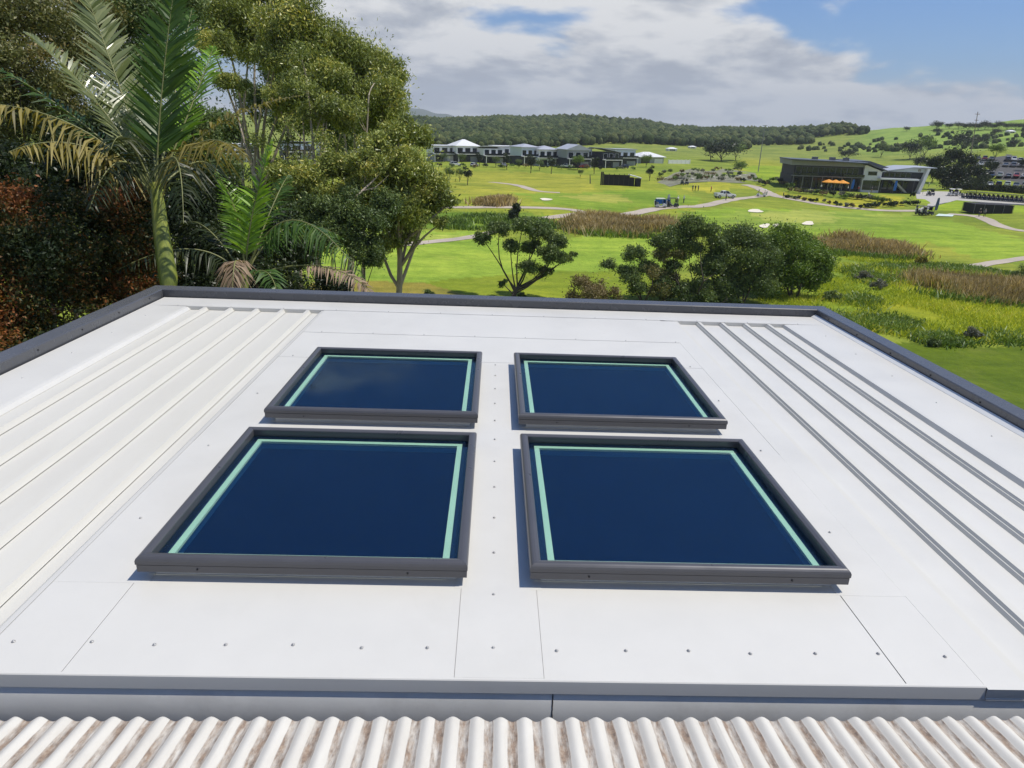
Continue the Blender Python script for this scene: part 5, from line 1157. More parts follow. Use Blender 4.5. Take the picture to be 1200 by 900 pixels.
HS = [
    ('pale grey two storey house, leftmost clear of the eucalypts', 522, 189, 27, 'grey_wall', 'white_wall', 'roof_pale', 'flat', dict(setb=0, hs=1, rh=0.5)),
    ('house with a tall white hipped roof peak', 551, 190, 27, 'dark_wall', 'white_wall', 'roof_pale', 'hip', dict(setb=2, hs=1.05, rh=2.6)),
    ('house with a slanting white skillion roof next to the white peak', 577, 191, 24, 'dark_wall', 'white_wall', 'roof_pale', 'skillion', dict(setb=-2, hs=0.98, rh=0.9)),
    ('flat roofed white topped house with dark balcony', 600, 192, 22, 'dark_wall', 'white_wall', 'roof_pale', 'flat', dict(setb=5, hs=1.12, rh=0.3)),
    ('blue grey house with hipped roof and white balcony posts', 622, 194, 22, 'dark_wall', 'blue_wall', 'roof_grey', 'hip', dict(setb=0, hs=1.18, rh=1.2)),
    ('white two storey house with grey hipped roof in the middle of the row', 647, 195, 28, 'blue_wall', 'white_wall', 'roof_grey', 'hip', dict(setb=3, hs=1.05, rh=1.4, up=(0.1, .95))),
    ('grey house with a gabled roof facing the fairway', 675, 196, 27, 'dark_wall', 'grey_wall', 'roof_grey', 'gable', dict(setb=-2, hs=1.12, rh=2.0)),
    ('narrow house with white cube shaped upper storey, its bluish light put into the wall colour', 695, 196, 16, 'dark_wall', 'blue_wall', 'roof_dark', 'flat', dict(setb=6, hs=1.15, rh=0.4)),  # white cube; the bluish light on it is painted with the pale blue wall
    ('black house with slanted dark skillion roof', 712, 196, 22, 'dark_wall', 'dark_wall', 'roof_grey', 'skillion_side', dict(setb=-3, hs=1, rh=1.5)),
    ('long black based house with a pale blue upper storey', 737, 195, 30, 'dark_wall', 'blue_wall', 'roof_grey', 'flat', dict(setb=4, hs=1.2, rh=0.4, up=(0.12, .98))),
    ('low single storey house with a broad white hipped roof at the right end', 768, 192, 32, 'grey_wall', 'white_wall', 'roof_pale', 'hip', dict(setb=3, hs=1, rh=2.2, one=True, balcony=False)),
    ('pale house glimpsed through the eucalypt trunks, right one', 456, 186, 28, 'dark_wall', 'grey_wall', 'roof_pale', 'hip', dict(rh=1.6)),
    ('dark house with pale roof glimpsed behind the eucalypt trunks', 425, 186, 26, 'dark_wall', 'blue_wall', 'roof_grey', 'gable', dict(rh=1.6)),
    ('white house glimpsed in the middle of the eucalypt stand', 392, 186, 30, 'grey_wall', 'white_wall', 'roof_pale', 'hip', dict(rh=1.6)),
    ('blue grey house glimpsed above the lime frond', 350, 187, 32, 'dark_wall', 'blue_wall', 'roof_grey', 'skillion', dict(rh=1.0)),
    ('white house glimpsed left of the lime frond', 285, 190, 36, 'grey_wall', 'white_wall', 'roof_pale', 'flat', dict(rh=0.5)),
]
for lb, a, b_, c, lo, up_, rm, rk, kw in HS: row_house('row_house', lb, a, b_, c, lo, up_, rm, rk, **kw)
wf = empty('retaining_wall', G(796, 192), R(30), 'long pale retaining wall right of the house row', 'wall'); dd = dist(G(796, 192)); ww = pxm(34, dd)
MB().box(-ww/2, ww/2, 0, 0.3, -0.5, 1.9).build('wall_panel', M['white_wall'], wf)
for k in range(6): MB().box(-ww/2+ww*k/5-0.2, -ww/2+ww*k/5+0.2, -0.08, 0.38, -0.5, 2.1).build('pier', M['white_paint'], wf)
for lb, px, py, wp in (('tiny white farm building in the clearing below the wooded hill', 788, 177, 11), ('second tiny white farm shed right of the first below the wooded hill', 812, 174, 8), ('tiny white farmhouse on the pasture ridge at the far right', 1186, 156, 9)):
    p = G(px, py); d = dist(p); w = pxm(wp, d); root = empty('farm_shed', p, R(10), lb, 'shed', 'far farm buildings')
    MB().box(-w/2, w/2, 0, w*0.6, -1, w*0.22).build('wall', M['white_wall'], root); roof_shape('hip', -w/2, w/2, 0, w*0.6, w*0.22, w*0.16, 0.4).build('roof', M['roof_pale'], root)
    win(root, -w*0.3, w*0.3, w*0.05, w*0.16, 0.0)

# ------------------------------------------------------------------ clubhouse
pa = G(924, 219.5); pb = G(1083, 227.0)
ax = math.atan2(pb[1]-pa[1], pb[0]-pa[0]); CL = float(np.hypot(pb[0]-pa[0], pb[1]-pa[1]))
club = empty('clubhouse', pa, ax, 'long dark two storey golf clubhouse with grey roofs and white right wing', 'building')
dcl = dist((pa+pb)/2); mpp = dcl/F                    # metres per photograph pixel
L1 = CL*0.53; H = 32.5*mpp
MB().box(0.8, L1-0.6, 1.2, 16, -1.0, H*0.44).build('lower_wall', M['dark_wall'], club)
MB().box(1.0, L1, 0.9, 16, H*0.445, H*0.77).build('upper_wall', M['dark_wall'], club)
nwin = 11
for k in range(nwin):
    x0 = 1.6+(L1-2.6)*k/nwin; x1 = 1.6+(L1-2.6)*(k+0.86)/nwin
    win(club, x0, x1, H*0.49, H*0.72, 0.9, M['steel'])
    win(club, x0+0.1, x1-0.1, 0.3, H*0.33, 1.2, M['black_plastic'])
b_ = MB(); b_.prism([(0.2, H*0.775), (L1+0.4, H*0.775), (L1+0.4, H*0.90), (0.0, H*0.94)], 'y', 0.75, 16.2); b_.build('fascia', M['grey_wall'], club)
b_ = MB(); b_.prism([(-1.0, H*0.955), (L1+1.0, H*0.91), (L1+1.0, H*0.935), (-1.0, H*0.995)], 'y', -1.8, 12.8); b_.build('roof', M['roof_dark'], club)
MB().box(0.4, L1, -1.6, 0.85, H*0.41, H*0.44).build('deck', M['steel'], club)
for k in range(8): MB().box(0.6+(L1-1.2)*k/7-0.09, 0.6+(L1-1.2)*k/7+0.09, -1.5, -1.32, -0.5, H*0.408).build('post', M['steel'], club)
MB().box(0.4, L1, -1.62, -1.58, H*0.445, H*0.53).build('balustrade', M['dark_glass'], club)
# middle gable
m0, m1 = L1+0.3, L1+CL*0.14
MB().prism([(m0, -1.0), (m1, -1.0), (m1, H*0.66), (m0+0.4, H*0.86), (m0, H*0.84)], 'y', 0.4, 14).build('gable_wall', M['white_wall'], club)
win(club, m0+(m1-m0)*0.25, m0+(m1-m0)*0.72, H*0.52, H*0.64, 0.4, M['grey_wall'])
b_ = MB(); b_.prism([(m0-0.6, H*0.875), (m0+0.4, H*0.90), (m1+1.0, H*0.665), (m1+1.0, H*0.70), (m0+0.4, H*0.945), (m0-0.6, H*0.915)], 'y', -0.8, 15); b_.build('roof', M['roof_dark'], club)
MB().box(m0+0.3, m1-0.2, 0.28, 0.398, 0.1, H*0.34).build('door', M['dark_glass'], club)
# back roof, pale blue grey, rising behind
b_ = MB(); b_.prism([(L1-2, H*0.86), (CL*0.80, H*0.70), (CL*0.80, H*0.74), (L1+4, H*0.97), (L1-2, H*0.96)], 'y', 7.5, 22); b_.build('roof', M['roof_dark'], club)
b_ = MB(); b_.box(L1, CL*0.80, 8.0, 21.5, -1, H*0.695); b_.build('rear_wall', M['grey_wall'], club)
# right wing
w0, w1 = m1+0.2, CL
MB().box(w0, w1-1.5, 1.6, 13, -1.0, H*0.40).build('lower_wall', M['dark_wall'], club)
MB().box(w0, w1-1.0, 1.2, 13, H*0.45, H*0.66).build('upper_wall', M['dark_wall'], club)
MB().box(w0-1.2, w1-3.2, -2.4, 1.55, H*0.395, H*0.448).build('awning', M['white_wall'], club)
for k in range(5): win(club, w0+0.8+(w1-w0-5)*k/5, w0+0.8+(w1-w0-5)*(k+.85)/5, H*0.48, H*0.62, 1.2, M['steel'])
for k in range(4): win(club, w0+0.8+(w1-w0-5)*k/4, w0+0.8+(w1-w0-5)*(k+.8)/4, 0.3, H*0.33, 1.6, M['black_plastic'])
b_ = MB(); b_.prism([(w0+2, H*0.665), (w1-0.6, H*0.665), (w1+0.2, H*0.80), (w0+8, H*0.80)], 'y', 0.9, 13.2); b_.build('upper_fascia', M['blue_wall'], club)
for k in range(4): win(club, w0+10+(w1-w0-12)*k/4, w0+10+(w1-w0-12)*(k+.8)/4, H*0.69, H*0.775, 0.9, M['white_paint'])
b_ = MB(); b_.prism([(w0-0.5, H*0.64), (w0+8, H*0.805), (w1+1.8, H*0.82), (w1+1.8, H*0.845), (w0+8, H*0.84), (w0-0.5, H*0.68)], 'y', -0.6, 14); b_.build('roof', M['roof_grey'], club)
b_ = MB(); b_.prism([(w1-2.4, -1.0), (w1-1.4, -1.0), (w1+0.1, H*0.81), (w1-0.7, H*0.81)], 'y', -0.4, 13.4); b_.build('end_wall', M['white_wall'], club)
b_ = MB(); b_.prism([(w1-6.2, -0.2), (w1-5.4, -0.2), (w1-9.8, H*0.42), (w1-10.6, H*0.42)], 'y', -1.2, 0.2); b_.build('stair', M['concrete'], club)
for k, (x, y) in enumerate(((L1*0.35, 6), (L1*0.62, 7.5), (L1*0.8, 6.5))): MB().box(x, x+1.6, y, y+1.2, H*0.955, H*0.955+0.9).build('air_unit', M['steel'], club)
for k in range(6): MB().box(L1+2+k*3.0, L1+2.06+k*3.0, -2.42, -2.36, -0.4, H*0.40).build('post', M['steel'], club)
def club_pt(x, y, z=0.0): 
    c, s_ = math.cos(ax), math.sin(ax); X, Y = pa[0]+c*x-s_*y, pa[1]+s_*x+c*y; return (X, Y, float(terr(X, Y))+z)

def feather_flag(label, loc, h, mt, rz):
    r_ = empty('feather_flag', loc, rz, label, 'flag', 'feather flags')
    MB().tube([(0, 0, 0), (0, 0, h*0.6), (0.05*h, 0, h*0.95), (0.14*h, 0, h)], [0.04, 0.035, 0.025, 0.02], 6).build('pole', M['steel'], r_)
    P = [(0.0, 0.22*h), (0.0, 0.6*h), (0.05*h, 0.95*h), (0.14*h, h), (0.21*h, 0.94*h), (0.23*h, 0.6*h), (0.20*h, 0.24*h)]
    MB().prism(P, 'y', -0.012, 0.012).build('banner', mt, r_); MB().box(-0.4, 0.4, -0.4, 0.4, 0, 0.06).build('base', M['black_plastic'], r_); return r_
def parasol(label, loc, r, mt, h=2.6):
    r_ = empty('parasol', loc, 0.3, label, 'parasol', 'orange parasols on the clubhouse terrace')
    MB().tube([(0, 0, 0), (0, 0, h)], 0.04, 8).build('pole', M['white_paint'], r_)
    b_ = MB(); n = 8; v = [(0, 0, h+0.05)]+[(r*math.cos(2*math.pi*k/n), r*math.sin(2*math.pi*k/n), h-0.75) for k in range(n)]+[(r*math.cos(2*math.pi*k/n), r*math.sin(2*math.pi*k/n), h-0.95) for k in range(n)]+[(0, 0, h-0.05)]
    f = [(0, 1+k, 1+(k+1) % n) for k in range(n)]+[(1+k, 9+k, 9+(k+1) % n, 1+(k+1) % n) for k in range(n)]+[(17, 9+(k+1) % n, 9+k) for k in range(n)]
    b_.add(v, f).build('canopy', mt, r_); MB().box(-0.35, 0.35, -0.35, 0.35, 0, 0.08).build('base', M['concrete'], r_)
    return r_
for k, (x, lb) in enumerate(((0.255, 'left of the three orange parasols on the clubhouse terrace'), (0.305, 'middle of the three orange parasols on the clubhouse terrace'), (0.357, 'right of the three orange parasols on the clubhouse terrace'))):
    parasol(lb, club_pt(CL*x, -4.5), 1.9, M['orange_cloth'], 3.2)
feather_flag('tall blue feather flag beside the orange parasols', club_pt(CL*0.43, -3.6), 3.6, M['blue_cloth'], ax)
feather_flag('tall blue feather flag under the right wing of the clubhouse', club_pt(CL*0.735, -3.6), 3.8, M['blue_cloth'], ax)
feather_flag('navy feather flag beside the black golf cart and tee mat', tuple(G(1094, 251)), 3.6, M['car_blue'], 0.2)
feather_flag('white feather flag beside the blue banner on the fairway path', tuple(G(781, 242)), 2.6, M['white_cloth'], 0.1)
# garden beds and low hedge around the terrace
def hedge_bush(label, p, w, h, lm, group, n=420, name='garden_shrub', L_=0.4):
    lob = [(np.array(p)+np.array([rng.normal()*w*0.22, rng.normal()*w*0.22, h*0.5]), w*0.34, h/w*0.9) for _ in range(3)]
    return shrub(name, label, p, lob, lm, n, L_, 0.5, 4, group, tr=0.03, stems=2)
lms = [M['leaf_dark'], M['leaf_wattle'], M['leaf_grey'], M['leaf_brown'], M['leaf_green']]
n = 13
for k in range(n):
    x = 922+k*7.0; y = 232.0+k*1.05; hedge_bush('small shrub in the row along the clubhouse lawn path, %s from the left' % row_phrase(k, n), G(x+rng.uniform(-1, 1), y), pxm(rng.uniform(5, 8.5), 185), pxm(rng.uniform(3, 6), 185), lms[k % 4], 'shrubs along the lawn path', 320)
n = 16
for k in range(n):
    x = 926+k*7.2; y = 225.0+k*0.80+0.5*math.sin(k); hedge_bush('leafy garden shrub in the bed below the clubhouse terrace, %s from the left' % row_phrase(k, n), G(x, y), pxm(rng.uniform(9, 13), 195), pxm(rng.uniform(5, 8), 195), lms[(k*2+1) % 5], 'shrubs below the terrace', 420)
n = 14
for k in range(n):
    x = 872+k*4.2; y = 213-3.5*math.sin(k*0.9)+k*0.35; hedge_bush('mixed shrub in the garden left of the clubhouse, %s from the left' % row_phrase(k, n), G(x, y), pxm(rng.uniform(6, 11), 215), pxm(rng.uniform(5, 9), 215), lms[(k*3) % 5], 'shrubs left of the clubhouse', 380)
n = 27
for k in range(n):
    x = 778+(k % 9)*11+rng.uniform(-3, 3); y = 203+(k//9)*5.0-0.03*(x-778)+rng.uniform(-1.5, 1.5); hedge_bush('grey green shrub dotted over the gravel bed, %s %s row' % (row_phrase(k % 9, 9), ('upper', 'middle', 'lower')[k//9]), G(x, y), pxm(rng.uniform(8, 15), 225), pxm(rng.uniform(4, 7.5), 225), [M['leaf_grey'], M['leaf_wattle'], M['leaf_brown'], M['leaf_green']][k % 4], 'shrubs on the gravel bed', 340)
n = 7
for k in range(n):
    hedge_bush('clipped shrub of the low curved hedge before the forecourt, %s from the left' % row_phrase(k, n), G(1014+k*9, 243.5-(k*0.35)**1.6), pxm(11, 178), pxm(6, 178), M['leaf_dark'], 'low curved hedge', 420)
hedge_bush('conical dark shrub beside the forecourt at the hedge end', G(1070, 234), pxm(7, 190), pxm(11, 190), M['leaf_dark'], None, 420)
# boulders on the gravel bed
for k in range(16):
    p = G(780+k*6.2, 203+rng.uniform(0, 10)); bm = bmesh.new(); bmesh.ops.create_icosphere(bm, subdivisions=1, radius=rng.uniform(0.35, 0.8))
    for v in bm.verts: v.co *= rng.uniform(0.75, 1.2); v.co.z *= 0.7
    me = bpy.data.meshes.new('boulder'); bm.to_mesh(me); bm.free(); o = link_mesh('boulder', me, M['stone']); o.location = tuple(p+np.array([0, 0, 0.15])); tag(o, 'pale boulder lying on the grey gravel bed, %s from the left' % row_phrase(k, 16), 'rock', 'boulders on the gravel bed')
# clipped hedge above the row of carts
ha, hb = G(1128, 222.5), G(1240, 231); hl = float(np.hypot(*(hb-ha)[:2])); hd = math.atan2(hb[1]-ha[1], hb[0]-ha[0])
hr = empty('clipped_hedge', ha, hd, 'long dark clipped hedge between the car park and the row of golf carts', 'hedge')
cl = [(np.array([x, rng.uniform(-.4, .4), z]), 0.9) for x in np.arange(0, hl, 0.75) for z in (0.6, 1.6)]
MB().tube([(0.5, 0, 0), (hl-0.5, 0, 0)], 0.15, 6).build('stems', M['bark_dark'], hr); crown('foliage', cl, 16000, 0.32, 0.5, M['leaf_dark'], hr, 0.0)

# ------------------------------------------------------------------ cars
def arc(cx, cz, r, a0, a1, n): return [(cx+r*math.cos(a0+(a1-a0)*k/n), cz+r*math.sin(a0+(a1-a0)*k/n)) for k in range(n+1)]
def wheel_mb(r=0.33, w=0.22):
    a = MB(); a.add([(x, w*0.5*s_, z) for s_ in (-1, 1) for x, z in [(rr*math.cos(2*math.pi*k/16), rr*math.sin(2*math.pi*k/16)) for rr in (r, r*0.62) for k in range(16)]],
        [(k, (k+1) % 16, 32+(k+1) % 16, 32+k) for k in range(16)]+[(k, 16+k, 16+(k+1) % 16, (k+1) % 16) for k in range(16)]+[(32+k, 32+(k+1) % 16, 48+(k+1) % 16, 48+k) for k in range(16)])
    b2 = MB(); b2.add([(x, (w*0.5-0.02)*s_, z) for s_ in (-1, 1) for x, z in [(r*0.63*math.cos(2*math.pi*k/12), r*0.63*math.sin(2*math.pi*k/12)) for k in range(12)]], [tuple(range(12)), tuple(range(12, 24))]+[(k, (k+1) % 12, 12+(k+1) % 12, 12+k) for k in range(12)])
    return a, b2
tyre_me = wheel_mb()[0].mesh('tyre', M['rubber']); rim_me = wheel_mb()[1].mesh('rim', M['alloy'])
def add_wheels(root, xs, y, z=0.33, sc=1.0):
    for x in xs:
        for s_ in (-1, 1):
            o = link_mesh('wheel', tyre_me, None, root); o.location = (x, y*s_, z); o.scale = (sc, sc, sc)
            q = link_mesh('rim', rim_me, None, o)
BODIES = {
 'hatch': dict(low=[(-2.0, .35), (-2.05, .65), (-1.95, .92), (-1.0, .98), (.85, .95), (1.75, .80), (2.02, .62), (2.02, .35)], cab=[(-1.85, .93), (-1.55, 1.42), (-0.9, 1.48), (.05, 1.45), (.95, .95)]),
 'sedan': dict(low=[(-2.3, .35), (-2.35, .65), (-2.3, .93), (-1.3, .98), (.9, .95), (1.95, .82), (2.3, .62), (2.3, .35)], cab=[(-1.65, .97), (-1.0, 1.40), (-.3, 1.44), (.25, 1.40), (1.1, .95)]),
 'wagon': dict(low=[(-2.3, .40), (-2.35, .75), (-2.3, 1.05), (-1.3, 1.10), (.9, 1.07), (1.9, .98), (2.3, .75), (2.3, .40)], cab=[(-2.28, 1.06), (-2.05, 1.66), (-.9, 1.74), (.2, 1.70), (1.05, 1.07)]),
 'ute': dict(low=[(-2.6, .50), (-2.62, .85), (-2.58, 1.10), (-.95, 1.12), (1.1, 1.10), (2.3, 1.02), (2.58, .80), (2.58, .50)], cab=[(-.95, 1.10), (-.80, 1.70), (-.1, 1.78), (.45, 1.73), (1.25, 1.10)]),
}
def car_proto(kind):
    B = BODIES[kind]; root = empty('car', (0, 0, -500)); W2 = 0.88
    b_ = MB(); low = B['low']; n = len(low)
    def ring(y, ins): 
        cx = sum(p[0] for p in low)/n; return [(x*(1-ins*0.03), y, z) for x, z in low]
    rings = [ring(-W2, 1), ring(-W2*0.96, 0), ring(W2*0.96, 0), ring(W2, 1)]
    rings[0] = [(x*.97, -W2, .38+(z-.38)*.93) for x, z in low]; rings[3] = [(x*.97, W2, .38+(z-.38)*.93) for x, z in low]
    v = [p for r_ in rings for p in r_]; f = [(k*n+i, k*n+(i+1) % n, (k+1)*n+(i+1) % n, (k+1)*n+i) for k in range(3) for i in range(n)]+[tuple(range(n)), tuple(range(3*n, 4*n))]
    b_.add(v, f)
    cab = B['cab']; m_ = len(cab)     # roof skin and pillars
    top = [p for p in cab if p[1] > cab[0][1]+0.3]
    ty = W2*0.74
    b_.add([(x, s_*ty, z+0.012) for s_ in (-1, 1) for x, z in top]+[(x, s_*ty, z-0.03) for s_ in (-1, 1) for x, z in top],
           [tuple(list(range(len(top)))+list(range(2*len(top)-1, len(top)-1, -1)))]+[(i, i+1, 2*len(top)+i+1, 2*len(top)+i) for i in range(len(top)-1)]+[(len(top)+i, len(top)+i+1, 3*len(top)+i+1, 3*len(top)+i) for i in range(len(top)-1)])
    for (p, q) in ((cab[0], cab[1]), (cab[-1], cab[-2])):
        for s_ in (-1, 1): b_.tube([(p[0], s_*W2*0.93, p[1]), (q[0], s_*ty, q[1])], 0.045, 5)
    mx = (cab[1][0]+cab[-2][0])/2
    for s_ in (-1, 1): b_.tube([(mx-.1, s_*W2*0.93, cab[0][1]), (mx-.1, s_*ty*1.0, cab[2][1])], 0.05, 5)
    if kind == 'ute':
        b_.box(-2.55, -1.0, -W2*0.93, -W2*0.86, 1.1, 1.28); b_.box(-2.55, -1.0, W2*0.86, W2*0.93, 1.1, 1.28); b_.box(-2.58, -2.5, -W2*0.93, W2*0.93, 1.1, 1.28)
    o = b_.build('body', M['car_white'], root)
    gl = MB(); v = [(x, s_*(W2*0.92 if z < cab[0][1]+0.05 else ty*0.98), z-0.012) for s_ in (-1, 1) for x, z in cab]
    gl.add(v, [tuple(range(m_)), tuple(range(m_, 2*m_))]+[(i, (i+1) % m_, m_+(i+1) % m_, m_+i) for i in range(m_)]); gl.build('windows', M['dark_glass'], root)
    fx = low[-2][0]; rx_ = low[1][0]
    for s_ in (-1, 1):
        MB().box(fx-0.16, fx+0.015, s_*0.62-0.16, s_*0.62+0.16, low[-2][1]-0.02, low[-2][1]+0.10).build('headlight', M['lamp'], root)
        MB().box(rx_-0.02, rx_+0.1, s_*0.68-0.12, s_*0.68+0.12, low[1][1], low[1][1]+0.2).build('tail_light', M['red_lamp'], root)
    MB().box(fx-0.1, fx+0.03, -0.75, 0.75, 0.36, 0.52).build('bumper', M['black_plastic'], root); MB().box(rx_-0.02, rx_+0.1, -0.75, 0.75, 0.36, 0.52).build('bumper', M['black_plastic'], root)
    r_ = 0.33 if kind != 'ute' else 0.39
    add_wheels(root, (low[0][0]+0.75, low[-1][0]-0.8), 0.80, r_, r_/0.33); return root
cprot = {k: car_proto(k) for k in BODIES}; cused = set()
def put_car(kind, colr, p, rz, label, group, name='parked_car', cat='car'):
    if kind in cused: o = copy_tree(cprot[kind])
    else: o = cprot[kind]; cused.add(kind)
    o.location = (float(p[0]), float(p[1]), float(terr(p[0], p[1]))+0.07); o.rotation_euler = (0, 0, rz); o.name = name
    for ch in o.children:
        if ch.name.startswith('body'): ch.material_slots[0].link = 'OBJECT'; ch.material_slots[0].material = M['car_'+colr]
    tag(o, label, cat, group); return o
put_car('ute', 'white', G(849, 232.5), R(12), 'white ute parked on the grass by the putting green', None, 'parked_ute', 'ute')
rows = [(1139, 218.0, 10.2, 0.3, 7, 'front row by the clipped hedge'), (1152, 207.5, 9.6, 0.25, 6, 'middle row of the car park'), (1138, 203.5, 9.6, 0.2, 3, 'short row beside the great dark tree'), (1140, 194.5, 8.6, 0.15, 4, 'third row of the car park'), (1178, 195.5, 8.6, 0.2, 4, 'right hand row under the edge tree'), (1138, 187.5, 7.8, 0.1, 4, 'furthest row of the car park'), (1180, 189.0, 7.6, 0.2, 4, 'far right row of the car park')]
cols_ = ['white', 'silver', 'white', 'black', 'white', 'grey', 'silver', 'white', 'blue', 'white', 'silver', 'red', 'white', 'grey', 'white']
kk = 0
for (x, y, dx, dy, n, ph) in rows:
    for k in range(n):
        c = cols_[kk % len(cols_)]; kd = ('hatch', 'wagon', 'sedan', 'wagon', 'ute')[kk % 5]; kk += 1
        if x+dx*k > 1206: continue
        p = G(x+dx*k, y+dy*k); put_car(kd, c, p, R(55)+rng.normal()*0.05+(math.pi if kk % 3 == 0 else 0), '%s %s in the %s, %s from the left' % (c, dict(hatch='hatchback', wagon='wagon', sedan='sedan', ute='ute')[kd], ph, row_phrase(k, n)), 'cars in the car park')

# ------------------------------------------------------------------ golf carts
def cart_proto():
    r_ = empty('golf_cart', (0, 0, -500))
    MB().prism([(-1.15, .28), (-1.18, .62), (-.75, .72), (-.3, .40), (.45, .40), (.75, .82), (1.05, .78), (1.2, .5), (1.2, .28)], 'y', -.58, .58).build('body', M['cloth_navy'], r_)
    st_ = MB().box(-.75, -.25, -.52, .52, .55, .72).box(-.80, -.68, -.52, .52, .73, 1.15).build('seat', M['cream_seat'], r_)
    MB().prism([(-1.05, 1.86), (-.95, 1.93), (.75, 1.95), (.9, 1.86)], 'y', -.62, .62).build('canopy', M['black_plastic'], r_)
    for x0, x1 in ((-.9, -.85), (.92, .72)):
        for s_ in (-1, 1): MB().tube([(x0, s_*.5, .65), (x1, s_*.54, 1.87)], 0.028, 6).build('post', M['black_plastic'], r_)
    sw = MB().tube([(.62, .25, .7), (.38, .25, 1.0)], .02, 6); sw.lathe([(.14, 0), (.16, .02), (.14, .04), (.12, .02), (.14, 0)], 10, (.36, .25, 1.0)); sw.build('steering_wheel', M['black_plastic'], r_)
    MB().box(.70, .72, -.5, .5, .98, 1.7).build('windscreen', M['dark_glass'], r_)
    for s_ in (-1, 1):
        bg = MB().tube([(-1.2, s_*.25, .55), (-1.32, s_*.25, 1.4)], [.13, .15], 8); bg.build('golf_bag', M['cloth_black'] if s_ < 0 else M['cloth_white'], r_)
    add_wheels(r_, (-.8, .85), .55, .22, .66); return r_
cartp = cart_proto(); cart_used = []
def put_cart(p, rz, label, group, colr=None):
    o = copy_tree(cartp) if cart_used else cartp; cart_used.append(1)
    o.location = (float(p[0]), float(p[1]), float(terr(p[0], p[1]))+0.05); o.rotation_euler = (0, 0, rz)
    for ch in o.children:
        if ch.name.startswith(('body', 'canopy')) and colr: ch.material_slots[0].link = 'OBJECT'; ch.material_slots[0].material = M[colr]
    tag(o, label, 'golf cart', group)
for k in range(15):
    put_cart(G(1132+k*5.4, 232.6+k*0.42), R(-62)+rng.normal()*0.03, 'dark golf cart in the long parked row below the hedge, %s from the left' % row_phrase(k, 15), 'golf carts parked in a row')
for px, py, rz, lb, cc in ((1090, 229.5, 0.5, 'dark golf cart waiting on the forecourt left of the cart row', None), (1114, 229.5, 1.2, 'white bodied golf cart at the left of the cart row', 'white_paint'), (1121, 229.5, 1.4, 'pale golf cart next to the long cart row', 'car_silver'), (892, 230.5, 2.6, 'golf cart driving on the path right of the white ute', 'white_paint'),
                       (1079, 252, 0.1, 'black golf cart on the grass at the end of the forecourt, left', 'black_plastic'), (1086, 252.3, 0.2, 'black golf cart on the grass beside the navy feather flag', 'black_plastic'), (788, 243, 0.2, 'black golf cart parked by the white feather flag', 'black_plastic'), (774, 243.5, 0.1, 'golf cart in front of the blue banner', 'white_paint'), (802, 216.5, 0.4, 'dark golf cart at the edge of the gravel bed', None)):
    put_cart(G(px, py), rz, lb, 'golf carts out on the course', cc)

# ------------------------------------------------------------------ people
def person_mesh():
    V = {'pel': (0, 0, .95), 'wst': (0, 0, 1.10), 'chs': (0, 0.0, 1.34), 'nck': (0, 0, 1.50), 'hd0': (0, -.01, 1.58), 'hd1': (0, -.02, 1.70), 'hd2': (0, -.01, 1.77),
         'hl': (.10, 0, .90), 'kl': (.12, -.03, .50), 'al': (.13, .01, .09), 'tl': (.14, -.15, .035), 'hr': (-.10, 0, .90), 'kr': (-.12, .01, .50), 'ar': (-.13, .05, .09), 'tr': (-.15, -.11, .035),
         'sl': (.19, 0, 1.40), 'el': (.25, -.02, 1.13), 'wl': (.18, -.20, .97), 'fl': (.14, -.28, .93), 'sr': (-.19, 0, 1.40), 'er': (-.25, -.02, 1.13), 'wr': (-.14, -.22, .98), 'fr': (-.10, -.29, .94)}
    rad = dict(pel=.15, wst=.135, chs=.155, nck=.06, hd0=.075, hd1=.10, hd2=.075, hl=.10, kl=.065, al=.045, tl=.04, hr=.10, kr=.065, ar=.045, tr=.04, sl=.075, el=.048, wl=.035, fl=.038, sr=.075, er=.048, wr=.035, fr=.038)
    names = list(V); ix = {n: i for i, n in enumerate(names)}
    E = [('pel', 'wst'), ('wst', 'chs'), ('chs', 'nck'), ('nck', 'hd0'), ('hd0', 'hd1'), ('hd1', 'hd2'), ('pel', 'hl'), ('hl', 'kl'), ('kl', 'al'), ('al', 'tl'), ('pel', 'hr'), ('hr', 'kr'), ('kr', 'ar'), ('ar', 'tr'), ('chs', 'sl'), ('sl', 'el'), ('el', 'wl'), ('wl', 'fl'), ('chs', 'sr'), ('sr', 'er'), ('er', 'wr'), ('wr', 'fr')]
    me = bpy.data.meshes.new('person_frame'); me.from_pydata([V[n] for n in names], [(ix[a], ix[b]) for a, b in E], [])
    o = bpy.data.objects.new('person_frame', me); col.objects.link(o)
    o.modifiers.new('skin', 'SKIN'); o.modifiers.new('sub', 'SUBSURF').levels = 1
    if not me.skin_vertices:
        bm = bmesh.new(); bm.from_mesh(me); bm.verts.layers.skin.verify(); bm.to_mesh(me); bm.free()
    for n in names:
        s_ = me.skin_vertices[0].data[ix[n]]; s_.radius = (rad[n], rad[n]*0.85); s_.use_root = (n == 'pel')
    dg = bpy.context.evaluated_depsgraph_get(); ev = o.evaluated_get(dg); out = bpy.data.meshes.new_from_object(ev)
    bpy.data.objects.remove(o); bpy.data.meshes.remove(me); return out
try:
    pbase = person_mesh()
except Exception as ex:
    print('person', ex); pbase = None
